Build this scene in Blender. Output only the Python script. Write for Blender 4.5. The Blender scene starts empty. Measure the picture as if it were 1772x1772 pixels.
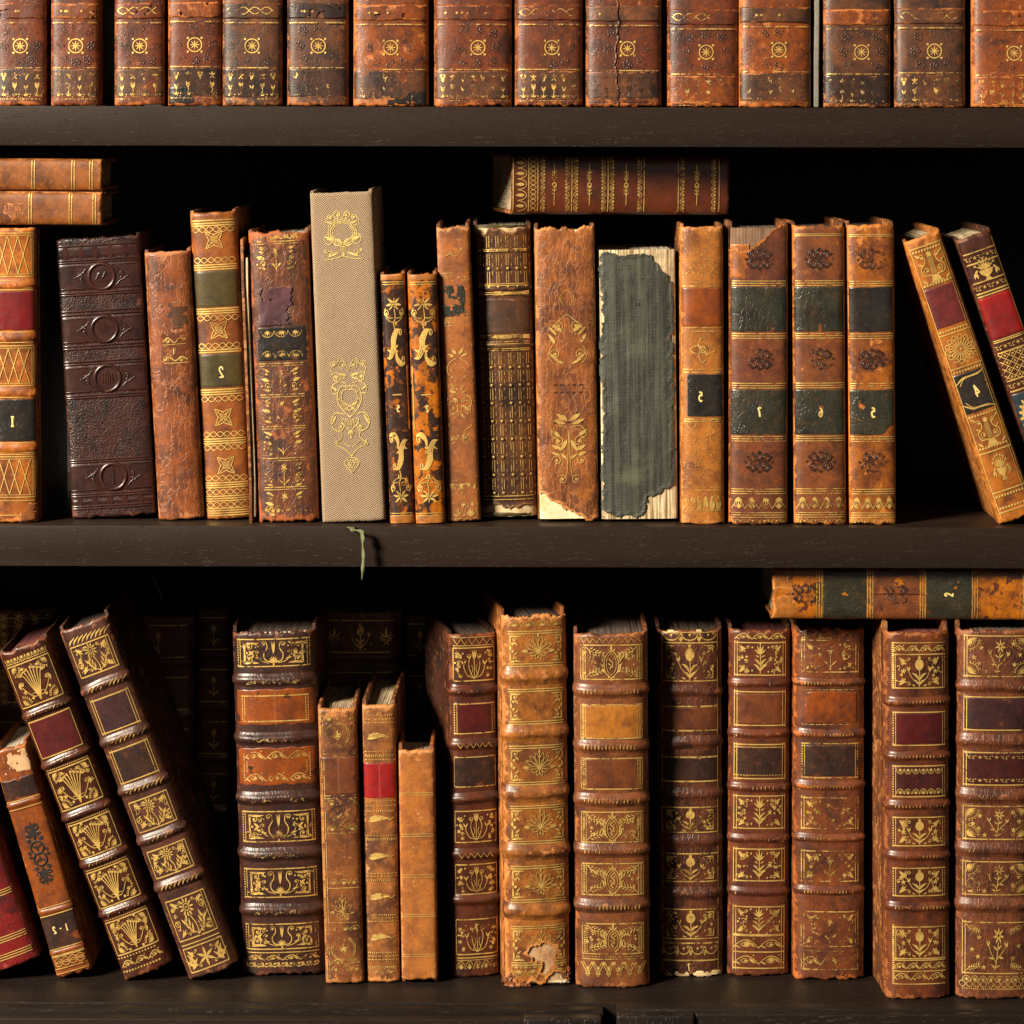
import bpy, bmesh, math, random
import numpy as np
from mathutils import Matrix, Vector
R = math.radians
SC = bpy.context.scene
COL = SC.collection
# ---------------------------------------------------------------- measures
S, D, EX, EY, EZ = 0.0004, 2.0, 886.0, 200.0, 1.60   # metres per photo pixel on the shelf-front plane, camera distance, eye point
ROLL = R(0.14)
def un(px, py):
    dx, dy = px - EX, py - EY
    c, s = math.cos(ROLL), math.sin(ROLL)
    return dx * c + dy * s, dy * c - dx * s
def wx(px, y=0., py=900): return un(px, py)[0] * S * (1 + y / D)
def wz(py, y=0., px=886): return EZ - un(px, py)[1] * S * (1 + y / D)
Z_TOP, Z_MID, Z_LOW = EZ + 15 * S, EZ - 711 * S, EZ - 1529 * S
# ---------------------------------------------------------------- camera, world, lamps
cam = bpy.data.cameras.new('camera'); co = bpy.data.objects.new('camera', cam); COL.objects.link(co)
cam.sensor_width = 36; cam.lens = 36 * D / (1772 * S); cam.shift_y = -686 / 1772; cam.clip_start = .05; cam.clip_end = 50
co.location = (0, -D, EZ); co.rotation_euler = (R(90), -ROLL, 0); SC.camera = co
w = bpy.data.worlds.new('World'); SC.world = w; w.use_nodes = True
w.node_tree.nodes['Background'].inputs[0].default_value = (1, .82, .62, 1)
w.node_tree.nodes['Background'].inputs[1].default_value = .034
SC.view_settings.view_transform = 'Standard'; SC.view_settings.look = 'None'; SC.view_settings.exposure = 0; SC.view_settings.gamma = 1
def area(name, loc, target, size, power, col):
    l = bpy.data.lights.new(name, 'AREA'); l.shape = 'DISK'; l.size = size; l.energy = power; l.color = col
    o = bpy.data.objects.new(name, l); COL.objects.link(o); o.location = loc
    o.rotation_euler = (Vector(target) - Vector(loc)).to_track_quat('-Z', 'Y').to_euler(); return o
area('key_lamp', (-2.95, -2.62, EZ + 1.62), (0, 0, EZ - .28), 1.10, 770, (1, .875, .70))
area('fill_lamp', (1.2, -2.6, EZ + .5), (0, 0, EZ - .28), 1.6, 4, (1, .86, .74))

# ---------------------------------------------------------------- noise
def _h(ix, iy, s):
    v = np.sin(ix * 127.1 + iy * 311.7 + s * 74.7) * 43758.5453
    return v - np.floor(v)
def vn(x, y, s=0):
    x = np.asarray(x, float); y = np.asarray(y, float)
    ix, iy = np.floor(x), np.floor(y); fx, fy = x - ix, y - iy
    fx = fx * fx * (3 - 2 * fx); fy = fy * fy * (3 - 2 * fy)
    a, b, c, d = _h(ix, iy, s), _h(ix + 1, iy, s), _h(ix, iy + 1, s), _h(ix + 1, iy + 1, s)
    return (a * (1 - fx) + b * fx) * (1 - fy) + (c * (1 - fx) + d * fx) * fy
def fbm(x, y, s=0, o=4):
    t = 0; a = .5; n = 0
    for i in range(o):
        t = t + a * vn(np.asarray(x) * 2 ** i, np.asarray(y) * 2 ** i, s + i * 13); n += a; a *= .55
    return t / n
# ---------------------------------------------------------------- materials
class NT:
    def __init__(s, name):
        s.m = bpy.data.materials.new(name); s.m.use_nodes = True; s.t = s.m.node_tree; s.t.nodes.clear()
        s.out = s.n('ShaderNodeOutputMaterial')
    def n(s, t, **k):
        o = s.t.nodes.new(t)
        for a, b in k.items(): setattr(o, a, b)
        return o
    def l(s, a, b): s.t.links.new(a, b)
    def put(s, sock, v):
        if hasattr(v, 'is_linked'): s.l(v, sock)
        elif isinstance(v, (tuple, list)) and len(v) == 3 and sock.type == 'RGBA': sock.default_value = (*v, 1)
        else: sock.default_value = v
    def math(s, op, a, b=0., c=None, clamp=False):
        o = s.n('ShaderNodeMath', operation=op, use_clamp=clamp); s.put(o.inputs[0], a); s.put(o.inputs[1], b)
        if c is not None: s.put(o.inputs[2], c)
        return o.outputs[0]
    def vmath(s, op, a, b):
        o = s.n('ShaderNodeVectorMath', operation=op); s.put(o.inputs[0], a); s.put(o.inputs[1], b); return o.outputs[0]
    def noise(s, vec, scale, detail=6, rough=.6, dist=0.):
        o = s.n('ShaderNodeTexNoise'); s.put(o.inputs['Vector'], vec); o.inputs['Scale'].default_value = scale
        o.inputs['Detail'].default_value = detail; o.inputs['Roughness'].default_value = rough; o.inputs['Distortion'].default_value = dist
        return o.outputs[0]
    def voro(s, vec, scale, feat='F1', rnd=1.):
        o = s.n('ShaderNodeTexVoronoi', feature=feat); s.put(o.inputs['Vector'], vec); o.inputs['Scale'].default_value = scale
        o.inputs['Randomness'].default_value = rnd; return o.outputs['Distance']
    def ramp(s, v, a, b, lo=0., hi=1.):
        o = s.n('ShaderNodeMapRange', clamp=True, interpolation_type='SMOOTHSTEP'); s.put(o.inputs[0], v)
        o.inputs[1].default_value = a; o.inputs[2].default_value = b; o.inputs[3].default_value = lo; o.inputs[4].default_value = hi
        return o.outputs[0]
    def mix(s, f, a, b, bt='MIX'):
        o = s.n('ShaderNodeMix', data_type='RGBA', blend_type=bt); s.put(o.inputs[0], f); s.put(o.inputs[6], a); s.put(o.inputs[7], b)
        return o.outputs[2]
    def coords(s, seed=0, rnd=True):
        tc = s.n('ShaderNodeTexCoord').outputs['Object']
        if rnd:
            r = s.math('MULTIPLY', s.n('ShaderNodeObjectInfo').outputs['Random'], 3.7)
            cb = s.n('ShaderNodeCombineXYZ'); s.l(r, cb.inputs[0]); s.l(r, cb.inputs[2])
            tc2 = s.vmath('ADD', tc, cb.outputs[0])
        else: tc2 = tc
        return s.vmath('ADD', tc2, (seed * .371, seed * .173, seed * .719))
    def bump(s, h, strength, dist=.0004, nrm=None):
        o = s.n('ShaderNodeBump'); s.put(o.inputs['Height'], h); o.inputs['Strength'].default_value = strength; o.inputs['Distance'].default_value = dist
        if nrm is not None: s.l(nrm, o.inputs['Normal'])
        return o.outputs[0]
    def done(s, col, rough, nrm=None, metal=0., spec=.5, alpha=None):
        p = s.n('ShaderNodeBsdfPrincipled'); s.put(p.inputs['Base Color'], col); s.put(p.inputs['Roughness'], rough); s.put(p.inputs['Metallic'], metal)
        p.inputs['Specular IOR Level'].default_value = spec
        if nrm is not None: s.l(nrm, p.inputs['Normal'])
        if alpha is not None: s.put(p.inputs['Alpha'], alpha)
        s.l(p.outputs[0], s.out.inputs[0]); return s.m

SEED = [1]
def leather(base, worn, dark, mott=.5, wear=.5, rough=.38, crack=.4, grain=.35, sB=170, sA=42, name='leather', flake=0., spec=.5, vstreak=0., crisp=0):
    """aged leather: dark stains (mott), abrasion to the paler layer (wear, stronger on edges via the 'wear' attribute), cracks, grain"""
    def sat(c, k=1.12, g=.88):
        L = .3 * c[0] + .59 * c[1] + .11 * c[2]; q3 = [max(.0022, (L + (q - L) * k) * g) for q in c]; return (q3[0] * .84, q3[1] * .765, q3[2] * .86)
    base, worn, dark = sat(base), sat(worn, 1.08, .9), sat(dark, 1.05, .68)
    N = NT(name); SEED[0] += 1; v = N.coords(SEED[0])
    at = N.n('ShaderNodeAttribute', attribute_name='wear').outputs['Fac']
    big = N.noise(v, sA, 7, .62, .4)
    md = N.noise(v, sB, 9, .72, .3)
    fine = N.noise(v, 1500, 3, .6)
    c0 = N.mix(N.ramp(big, .62 - .34 * mott, .80 - .30 * mott), base, dark)
    if crisp:
        bz = N.math('ADD', N.math('MULTIPLY', big, .8), N.math('MULTIPLY', N.noise(v, 260, 5, .7), .2))
        c0 = N.mix(N.ramp(bz, .71 - .34 * mott, .735 - .34 * mott), base, dark)
    c0 = N.mix(N.math('MULTIPLY', N.ramp(N.noise(v, 95, 8, .7), .42, .66), .55), c0, dark)
    c0 = N.mix(N.math('MULTIPLY', N.ramp(N.noise(v, 33, 5, .6, .8), .44, .68), .10), c0, worn)
    c0 = N.mix(N.math('MULTIPLY', N.ramp(N.noise(v, 24, 6, .65, .8), .47, .66), .50), c0, dark)
    c0 = N.mix(N.math('MULTIPLY', N.ramp(N.noise(v, 330, 5, .7), .50, .62), .42), c0, dark)
    c0 = N.mix(N.math('MULTIPLY', N.ramp(N.noise(v, 210, 6, .75), .54, .66), .30), c0, worn)
    wv = N.math('ADD', N.math('MULTIPLY', md, .62), N.math('MULTIPLY', N.noise(v, 55, 4, .6, .6), .38))
    wv = N.math('ADD', wv, N.math('MULTIPLY', at, .19))
    wm = N.ramp(wv, .70 - .24 * wear, .765 - .22 * wear)
    col = N.mix(wm, c0, worn)
    st = N.vmath('MULTIPLY', v, (1., 1., .16))
    if crack:
        vs = N.vmath('ADD', st, N.vmath('MULTIPLY', N.n('ShaderNodeCombineXYZ').outputs[0], (0, 0, 0)))
        wob = N.n('ShaderNodeTexNoise'); N.l(v, wob.inputs['Vector']); wob.inputs['Scale'].default_value = 160; wob.inputs['Detail'].default_value = 4
        vs = N.vmath('ADD', st, N.vmath('MULTIPLY', wob.outputs['Color'], (.006, .006, .006)))
        cr = N.ramp(N.voro(vs, 260, 'DISTANCE_TO_EDGE'), 0., .09, 1., 0.)
        cr = N.math('MULTIPLY', cr, N.ramp(N.noise(v, 60, 3), .5 - .25 * crack, .75 - .25 * crack))
        col = N.mix(N.math('MULTIPLY', cr, .30 + .3 * crack), col, N.mix(.5, worn, base) if flake else dark)
    else: cr = 0.
    if vstreak:
        sk = N.ramp(N.noise(N.vmath('MULTIPLY', v, (1, 1, .05)), 420, 5, .65), .45, .7)
        col = N.mix(N.math('MULTIPLY', sk, vstreak), col, dark)
    col = N.mix(.55, col, N.mix(1., col, N.mix(fine, (.55, .55, .55), (1.5, 1.5, 1.5)), 'MULTIPLY'))
    gr = N.voro(v, 900, 'F1')
    h = N.math('ADD', N.math('MULTIPLY', gr, grain * .42), N.math('MULTIPLY', md, .17))
    h = N.math('SUBTRACT', h, N.math('MULTIPLY', wm, .16))
    h = N.math('SUBTRACT', h, N.math('MULTIPLY', cr, .5 * crack))
    h = N.math('ADD', h, N.math('MULTIPLY', N.noise(st, 300, 4, .55), .18 + .34 * crack))
    nb = N.bump(h, .46, .0006)
    rg = N.math('ADD', N.math('MULTIPLY', wm, .22), N.math('ADD', N.math('MULTIPLY', N.noise(v, 330, 4, .6), .25), rough - .06))
    return N.done(col, rg, nb, spec=spec * .95)

def gold_mat(cov=.75, col=(.72, .465, .13), name='gold_leaf', metal=.60, rough=.40, sc=260):
    N = NT(name); SEED[0] += 1; v = N.coords(SEED[0])
    w1 = N.math('ADD', N.math('MULTIPLY', N.noise(v, sc, 8, .75), .65), N.math('MULTIPLY', N.noise(v, 48, 3, .6), .35))
    al = N.ramp(w1, .66 - .34 * cov, .74 - .34 * cov)
    c = N.mix(N.noise(v, 700, 4, .7), tuple(x * .5 for x in col), tuple(min(1, x * 1.38) for x in col))
    c = N.mix(N.ramp(N.noise(v, 75, 4, .6), .48, .74), c, tuple(x * q for x, q in zip(col, (.52, .45, .42))))
    nb = N.bump(N.noise(v, 1300, 3, .6), .5, .0003)
    return N.done(c, rough, nb, metal=metal, alpha=al)
def paper(col=(.42, .34, .22), dark=(.16, .11, .06), name='paper', lines=True, sc=1600):
    N = NT(name); SEED[0] += 1; v = N.coords(SEED[0])
    a = N.noise(N.vmath('MULTIPLY', v, (1, .02, .02)), sc, 3, .6)
    b = N.noise(v, 90, 6, .65)
    c = N.mix(N.ramp(a, .35, .65), dark, col) if lines else N.mix(N.ramp(b, .3, .7), dark, col)
    c = N.mix(N.math('MULTIPLY', N.ramp(b, .45, .7), .5), c, dark)
    return N.done(c, .85, N.bump(N.math('ADD', a, b) if lines else N.noise(v, 700, 5, .7), .6, .0004), spec=.2)
def cloth_twill(base, dark, light):
    N = NT('woven_cloth'); v = N.coords(3, False)
    sx = N.n('ShaderNodeSeparateXYZ'); N.l(v, sx.inputs[0])
    x, z = sx.outputs[0], sx.outputs[2]
    nz = N.math('ADD', N.math('MULTIPLY', N.noise(v, 500, 3), 2.6), N.math('MULTIPLY', N.noise(v, 70, 3), 5.))
    a = N.math('SINE', N.math('ADD', N.math('MULTIPLY', N.math('ADD', N.math('MULTIPLY', x, 1.), N.math('MULTIPLY', z, .62)), 5000), nz))
    b = N.math('SINE', N.math('ADD', N.math('MULTIPLY', N.math('SUBTRACT', N.math('MULTIPLY', x, .55), z), 4400), nz))
    wv = N.math('ADD', N.math('MULTIPLY', a, .32), N.math('ADD', N.math('MULTIPLY', b, .16), .5))
    c = N.mix(N.ramp(wv, .25, .75), dark, light)
    c = N.mix(N.math('MULTIPLY', N.ramp(N.noise(v, 60, 6, .6), .4, .75), .35), c, base)
    c = N.mix(N.math('MULTIPLY', N.ramp(N.noise(v, 1100, 3, .6), .45, .7), .4), c, dark)
    c = N.mix(N.math('MULTIPLY', N.ramp(N.noise(v, 24, 5, .6), .58, .75), .5), c, tuple(q * .45 for q in dark))
    return N.done(c, .8, N.bump(wv, 1., .0007), spec=.25)
def cloth_rib(base, dark, light):
    N = NT('ribbed_cloth'); v = N.coords(5, False)
    a = N.noise(N.vmath('MULTIPLY', v, (1, 1, .02)), 330, 4, .6)
    f = N.noise(v, 1300, 2, .6); g = N.noise(N.vmath('MULTIPLY', v, (.03, 1, 1)), 1500, 2, .6)
    c = N.mix(N.ramp(a, .38, .62), dark, base)
    c = N.mix(N.math('MULTIPLY', N.ramp(f, .55, .72), .55), c, light)
    c = N.mix(N.math('MULTIPLY', N.ramp(N.noise(v, 30, 6, .65), .5, .7), .4), c, (.10, .105, .055))
    h = N.math('ADD', N.math('MULTIPLY', a, 1.2), N.math('ADD', N.math('MULTIPLY', f, .4), N.math('MULTIPLY', g, .5)))
    return N.done(c, .62, N.bump(h, .8, .0006), spec=.4)
def plain(name, col, rough=.6, var=.5, sc=200, metal=0., spec=.5):
    N = NT(name); SEED[0] += 1; v = N.coords(SEED[0])
    f = N.noise(v, sc, 6, .65)
    c = N.mix(f, tuple(q * (1 - var) for q in col), tuple(min(1, q * (1 + var)) for q in col))
    return N.done(c, rough, N.bump(N.noise(v, sc * 4, 4, .65), .5, .0004), metal=metal, spec=spec)
def wood(ax=0, col=(.0122, .0073, .0053), pore=(.030, .0195, .0135), rough=.46):
    N = NT('dark_stained_wood'); SEED[0] += 1; v = N.coords(SEED[0], False)
    k = [(.045, 1, 1), (1, 1, .045)][ax]
    st = N.vmath('MULTIPLY', v, k)
    wv = N.noise(N.vmath('MULTIPLY', v, (.35, 1, 1) if ax == 0 else (1, 1, .35)), 9, 3, .5)
    wob = N.n('ShaderNodeCombineXYZ'); N.l(N.math('MULTIPLY', wv, .03), wob.inputs[2 if ax == 0 else 0])
    st2 = N.vmath('ADD', st, wob.outputs[0])
    g = N.noise(st2, 950, 3, .65); big = N.noise(st2, 40, 4, .6)
    dash = N.noise(N.vmath('MULTIPLY', v, (.4, 1, 1) if ax == 0 else (1, 1, .4)), 700, 2, .5)
    p = N.math('MULTIPLY', N.ramp(g, .555, .62), N.ramp(dash, .50, .58))
    c = N.mix(N.ramp(big, .35, .7), col, tuple(q * 1.35 for q in col))
    c = N.mix(N.math('MULTIPLY', p, .45), c, pore)
    speck = N.ramp(N.voro(v, 210, 'F1'), .035, .055, 1., 0.)
    c = N.mix(N.math('MULTIPLY', speck, N.math('MULTIPLY', N.ramp(N.noise(v, 40, 2), .62, .66), .5)), c, (.3, .25, .2))
    h = N.math('SUBTRACT', N.math('MULTIPLY', g, .5), N.math('MULTIPLY', p, .9))
    return N.done(c, N.math('ADD', N.math('MULTIPLY', N.noise(v, 35, 5, .6), .22), rough - .1), N.bump(h, .55, .0004), spec=.13)

OR_, TAN, PALE = (.36, .115, .022), (.34, .125, .032), (.50, .23, .07)
M = dict(
    row1=leather((.125, .032, .011), (.33, .105, .022), (.045, .016, .010), .45, .42, .34, .45, .35),
    row1o=leather((.20, .055, .014), (.40, .14, .03), (.05, .018, .010), .35, .62, .34, .45, .35),
    row1d=leather((.040, .020, .013), (.16, .06, .018), (.016, .011, .009), .55, .40, .30, .35, .4),
    row1p=leather((.10, .040, .016), (.30, .11, .028), (.025, .014, .010), .5, .42, .36, .4, .3),
    tan1=leather((.36, .125, .027), (.50, .20, .05), (.12, .035, .012), .45, .45, .33, .25, .25),
    choc=leather((.034, .0115, .0078), (.085, .030, .015), (.010, .005, .005), .45, .34, .29, .1, 2.2),
    chocs=leather((.031, .010, .0072), (.07, .022, .012), (.012, .006, .006), .35, .22, .27, .0, .25),
    crackle=leather((.21, .065, .02), (.36, .15, .05), (.06, .02, .01), .4, .45, .36, 1., .5, flake=1),
    calf=leather((.25, .085, .020), (.36, .13, .03), (.10, .03, .010), .45, .35, .36, .2, .5, sA=70),
    ruin=leather((.10, .038, .016), (.30, .085, .020), (.030, .017, .014), .5, .60, .36, .8, .7, sB=120, flake=1),
    tortoise=leather((.42, .145, .022), (.46, .16, .024), (.030, .014, .010), .62, .3, .30, .1, .2, sA=82, crisp=1),
    hmott=leather((.40, .145, .026), (.46, .17, .03), (.085, .028, .014), .56, .3, .32, .3, .3, sA=105, crisp=1), tortoised=leather((.40, .135, .022), (.44, .15, .024), (.027, .013, .010), .92, .2, .30, .1, .2, sA=82, crisp=1),
    tan2=leather((.30, .11, .032), (.46, .21, .07), (.13, .045, .015), .4, .42, .42, .3, .4),
    lattice=leather((.098, .042, .016), (.19, .085, .03), (.028, .014, .008), .5, .34, .33, .2, .4, vstreak=.3),
    tan3=leather((.24, .085, .022), (.46, .20, .055), (.10, .032, .012), .5, .45, .40, .85, .6, flake=1),
    tan4=leather((.36, .15, .035), (.50, .22, .06), (.16, .055, .016), .35, .48, .38, .2, .5, sB=260),
    vol7=leather((.135, .045, .021), (.38, .14, .03), (.055, .022, .014), .35, .26, .34, .3, .3),
    vol6=leather((.17, .060, .022), (.42, .16, .035), (.07, .026, .014), .35, .42, .34, .35, .3),
    vol5=leather((.30, .105, .022), (.44, .165, .032), (.085, .026, .013), .55, .62, .34, .35, .3),
    lean4=leather((.34, .125, .024), (.44, .17, .034), (.13, .038, .012), .45, .42, .38, .1, .35),
    leand=leather((.055, .016, .009), (.14, .05, .018), (.025, .010, .007), .4, .3, .32, .1, .2),
    hbrown=leather((.105, .027, .010), (.19, .06, .017), (.06, .017, .008), .3, .22, .34, .12, .15),  # flat book's red-brown, lowered to carry shade from the shelf above
    hstack=leather((.23, .085, .022), (.40, .17, .045), (.10, .034, .012), .4, .42, .36, .15, .3),
    redm=leather((.17, .012, .012), (.27, .05, .03), (.06, .010, .010), .4, .28, .33, .8, .5),
    f2=leather((.20, .058, .014), (.38, .14, .035), (.09, .025, .010), .35, .32, .34, .12, .3),
    f3=leather((.062, .018, .009), (.16, .055, .018), (.025, .010, .007), .45, .35, .26, .5, .5),
    f4=leather((.080, .031, .018), (.19, .075, .030), (.032, .015, .011), .45, .35, .33, .35, .4),
    f5=leather((.050, .020, .013), (.13, .045, .018), (.022, .012, .010), .45, .30, .30, .6, .4),
    f6=leather((.20, .075, .024), (.40, .17, .045), (.055, .020, .010), .6, .60, .38, .5, .4, sB=140),
    f7=leather((.30, .125, .036), (.48, .22, .065), (.10, .036, .013), .55, .50, .40, .4, .4),
    f8=leather((.36, .145, .04), (.50, .23, .07), (.19, .065, .018), .4, .40, .40, .15, .3),
    f9=leather((.085, .026, .012), (.19, .065, .020), (.034, .012, .008), .45, .30, .31, .4, .35),
    f10=leather((.33, .135, .036), (.48, .21, .06), (.12, .042, .015), .45, .50, .35, .5, .5, sB=220),
    f11=leather((.175, .065, .024), (.32, .13, .04), (.075, .026, .012), .45, .36, .34, .6, .4),
    f12=leather((.085, .029, .014), (.22, .08, .026), (.034, .015, .010), .5, .36, .32, .9, .4, flake=1),
    f13=leather((.115, .034, .015), (.24, .085, .024), (.05, .016, .010), .4, .30, .33, .3, .35),
    f14=leather((.145, .047, .018), (.37, .115, .024), (.055, .020, .012), .45, .46, .34, .5, .4),
    f15=leather((.125, .038, .015), (.27, .095, .024), (.045, .015, .009), .45, .34, .32, .4, .4),
    f16=leather((.120, .042, .019), (.24, .09, .03), (.045, .018, .011), .45, .34, .34, .9, .4, flake=1),
    back=leather((.13, .045, .02), (.24, .09, .03), (.06, .024, .012), .5, .3, .4, .2, .3),
    lb_black=leather((.020, .019, .016), (.10, .055, .022), (.010, .010, .009), .4, .12, .26, .5, .45),
    lb_green=leather((.030, .034, .021), (.15, .08, .025), (.016, .018, .012), .45, .14, .27, .8, .5),
    lb_olive=leather((.060, .048, .014), (.12, .085, .025), (.035, .028, .010), .4, .18, .33, .12, .4),
    lb_red=leather((.135, .010, .011), (.20, .03, .018), (.10, .008, .010), .35, .12, .30, .2, .3),
    lb_scar=leather((.27, .013, .013), (.32, .035, .02), (.15, .010, .010), .35, .12, .36, .1, .3),
    lb_crim=leather((.074, .011, .010), (.12, .03, .016), (.045, .008, .009), .35, .14, .30, .2, .35),
    lb_maroon=leather((.12, .018, .018), (.20, .05, .025), (.06, .012, .012), .4, .2, .36, .1, .4),
    lb_plum=leather((.050, .020, .020), (.13, .055, .03), (.026, .012, .012), .4, .18, .32, .3, .6),
    lb_purple=leather((.095, .045, .050), (.20, .10, .08), (.05, .022, .026), .4, .25, .32, .3, .6),
    lb_dark=leather((.036, .019, .013), (.20, .068, .020), (.016, .011, .009), .5, .34, .31, .3, .4),
    lb_umber=leather((.075, .036, .016), (.18, .085, .03), (.04, .02, .010), .4, .25, .36, .15, .4),
    lb_rust=leather((.22, .060, .014), (.32, .095, .02), (.11, .030, .010), .4, .25, .33, .25, .3),
    lb_tan=leather((.36, .155, .036), (.46, .21, .055), (.20, .075, .02), .4, .3, .32, .25, .4),
    lb_brown=leather((.135, .046, .017), (.24, .085, .024), (.07, .023, .012), .4, .25, .33, .3, .3),
    lb_teal=leather((.018, .034, .042), (.10, .08, .05), (.012, .02, .024), .4, .1, .32, .1, .3),
    gilt=gold_mat(.74), giltn=gold_mat(1.5, (.86, .60, .22), metal=.35), giltw=gold_mat(.58), gilth=gold_mat(.90, sc=340), giltvw=gold_mat(.42, (.72, .50, .20)), gilts=gold_mat(1.0, (.66, .46, .15)),
    giltc=gold_mat(.84, (.60, .45, .15), metal=.4, rough=.45, sc=420), giltd=gold_mat(.75, (.75, .5, .16)),
    blind=gold_mat(.62, (.030, .013, .008), 'blind_tooled_leather', 0., .34, 420), blindb=plain('black_tooled_leather', (.018, .015, .013), .34),
    blinds=gold_mat(.50, (.045, .018, .010), 'faint_tooled_leather', 0., .36, 420), lb_ox=leather((.050, .013, .011), (.11, .035, .016), (.026, .008, .008), .4, .2, .30, .25, .35), ringm=leather((.042, .0145, .010), (.09, .034, .015), (.016, .008, .007), .3, .3, .22, 0, .1),
    page=paper(), paged=paper((.25, .20, .13), (.09, .065, .04)), pagek=paper((.13, .092, .072), (.05, .036, .028)), pagem=paper((.20, .12, .075), (.09, .05, .03)), pagered=paper((.17, .045, .04), (.06, .02, .02)), pagew=paper((.5, .45, .35), (.2, .15, .1)),  # pagek: paper darkened, the shelf's shade on page tops put into its colour
    cream=paper((.62, .50, .30), (.30, .19, .08), lines=False), fold=paper((.62, .50, .31), (.13, .075, .03), sc=700),
    liner=paper((.66, .56, .38), (.42, .28, .13), lines=False), flesh=paper((.52, .36, .20), (.26, .12, .05), lines=False),
    twill=cloth_twill((.285, .20, .127), (.145, .092, .053), (.43, .315, .205)), rib=cloth_rib((.033, .036, .025), (.0105, .0115, .0085), (.10, .094, .06)),
    cord=plain('cord', (.34, .27, .17), .8), ribbon=plain('ribbon', (.085, .095, .04), .75), wood=wood(0), woodv=wood(1, (.0085, .0065, .0058), (.13, .10, .078), .36), woodd=wood(0, (.0080, .0054, .0043), (.04, .028, .02)),
    board=leather((.16, .06, .02), (.36, .16, .05), (.06, .022, .01), .45, .45, .42, .3, .4), boardd=leather((.055, .02, .01), (.17, .07, .025), (.022, .01, .007), .45, .35, .40, .2, .4),
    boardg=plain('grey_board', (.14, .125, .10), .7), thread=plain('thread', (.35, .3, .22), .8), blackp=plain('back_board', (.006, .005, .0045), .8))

# ---------------------------------------------------------------- object helpers
def link(name, vs, fs, mat, parent=None, smooth=True, attrs=None):
    me = bpy.data.meshes.new(name)
    me.from_pydata([tuple(v) for v in vs] if not isinstance(vs, np.ndarray) else vs.tolist(), [], fs if isinstance(fs, list) else fs.tolist())
    if smooth: me.polygons.foreach_set('use_smooth', [True] * len(me.polygons))
    if attrs is not None:
        a = me.attributes.new('wear', 'FLOAT', 'POINT'); a.data.foreach_set('value', np.asarray(attrs, np.float32).ravel())
    me.materials.append(mat); me.update()
    o = bpy.data.objects.new(name, me); COL.objects.link(o)
    if parent is not None: o.parent = parent
    return o
def gridf(nr, nc, keep=None):
    i = np.arange(nr - 1)[:, None] * nc + np.arange(nc - 1)[None, :]
    f = np.stack([i, i + 1, i + 1 + nc, i + nc], -1)
    return f[keep] if keep is not None else f.reshape(-1, 4)
def empty(name, label, cat, group=None):
    o = bpy.data.objects.new(name, None); o.empty_display_size = .02; COL.objects.link(o)
    o['label'] = label; o['category'] = cat
    if group: o['group'] = group
    return o
def rbox(name, x0, x1, y0, y1, z0, z1, mat, parent=None, bev=.0008, seg=2, cuts=0, wob=0., seed=0):
    bm = bmesh.new(); bmesh.ops.create_cube(bm, size=1)
    for v in bm.verts: v.co = Vector(((x0 + x1) / 2 + v.co.x * (x1 - x0), (y0 + y1) / 2 + v.co.y * (y1 - y0), (z0 + z1) / 2 + v.co.z * (z1 - z0)))
    if cuts: bmesh.ops.subdivide_edges(bm, edges=bm.edges[:], cuts=cuts, use_grid_fill=True)
    if bev:
        es = [e for e in bm.edges if len(e.link_faces) == 2 and e.calc_face_angle(0) > .5]
        bmesh.ops.bevel(bm, geom=es, offset=bev, segments=seg, affect='EDGES', profile=.6)
    if wob:
        for v in bm.verts:
            c = v.co; v.co = c + Vector(((float(vn(c.z * 60, c.y * 60, seed)) - .5), (float(vn(c.z * 70, c.x * 90, seed + 3)) - .5), (float(vn(c.x * 120, c.y * 70, seed + 5)) - .5) * 1.6)) * wob
    me = bpy.data.meshes.new(name); bm.to_mesh(me); bm.free()
    me.polygons.foreach_set('use_smooth', [True] * len(me.polygons))
    try: me.set_sharp_from_angle(angle=R(40))
    except Exception: pass
    a = me.attributes.new('wear', 'FLOAT', 'POINT'); a.data.foreach_set('value', np.full(len(me.vertices), .45, np.float32))
    me.materials.append(mat); o = bpy.data.objects.new(name, me); COL.objects.link(o)
    if parent is not None: o.parent = parent
    return o
def tube(name, pts, rad, mat, parent=None, n=7):
    pts = [Vector(p) for p in pts]; vs = []; fs = []
    for i, p in enumerate(pts):
        t = (pts[min(i + 1, len(pts) - 1)] - pts[max(i - 1, 0)]).normalized()
        a = t.cross(Vector((0, 1, 0.13))).normalized(); b = t.cross(a)
        r = rad[i] if isinstance(rad, (list, tuple)) else rad
        for k in range(n): vs.append(p + (a * math.cos(2 * math.pi * k / n) + b * math.sin(2 * math.pi * k / n)) * r)
    for i in range(len(pts) - 1):
        for k in range(n): fs.append((i * n + k, i * n + (k + 1) % n, (i + 1) * n + (k + 1) % n, (i + 1) * n + k))
    fs.append(tuple(range(n))); fs.append(tuple(range((len(pts) - 1) * n, len(pts) * n)))
    return link(name, vs, fs, mat, parent)

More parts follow.
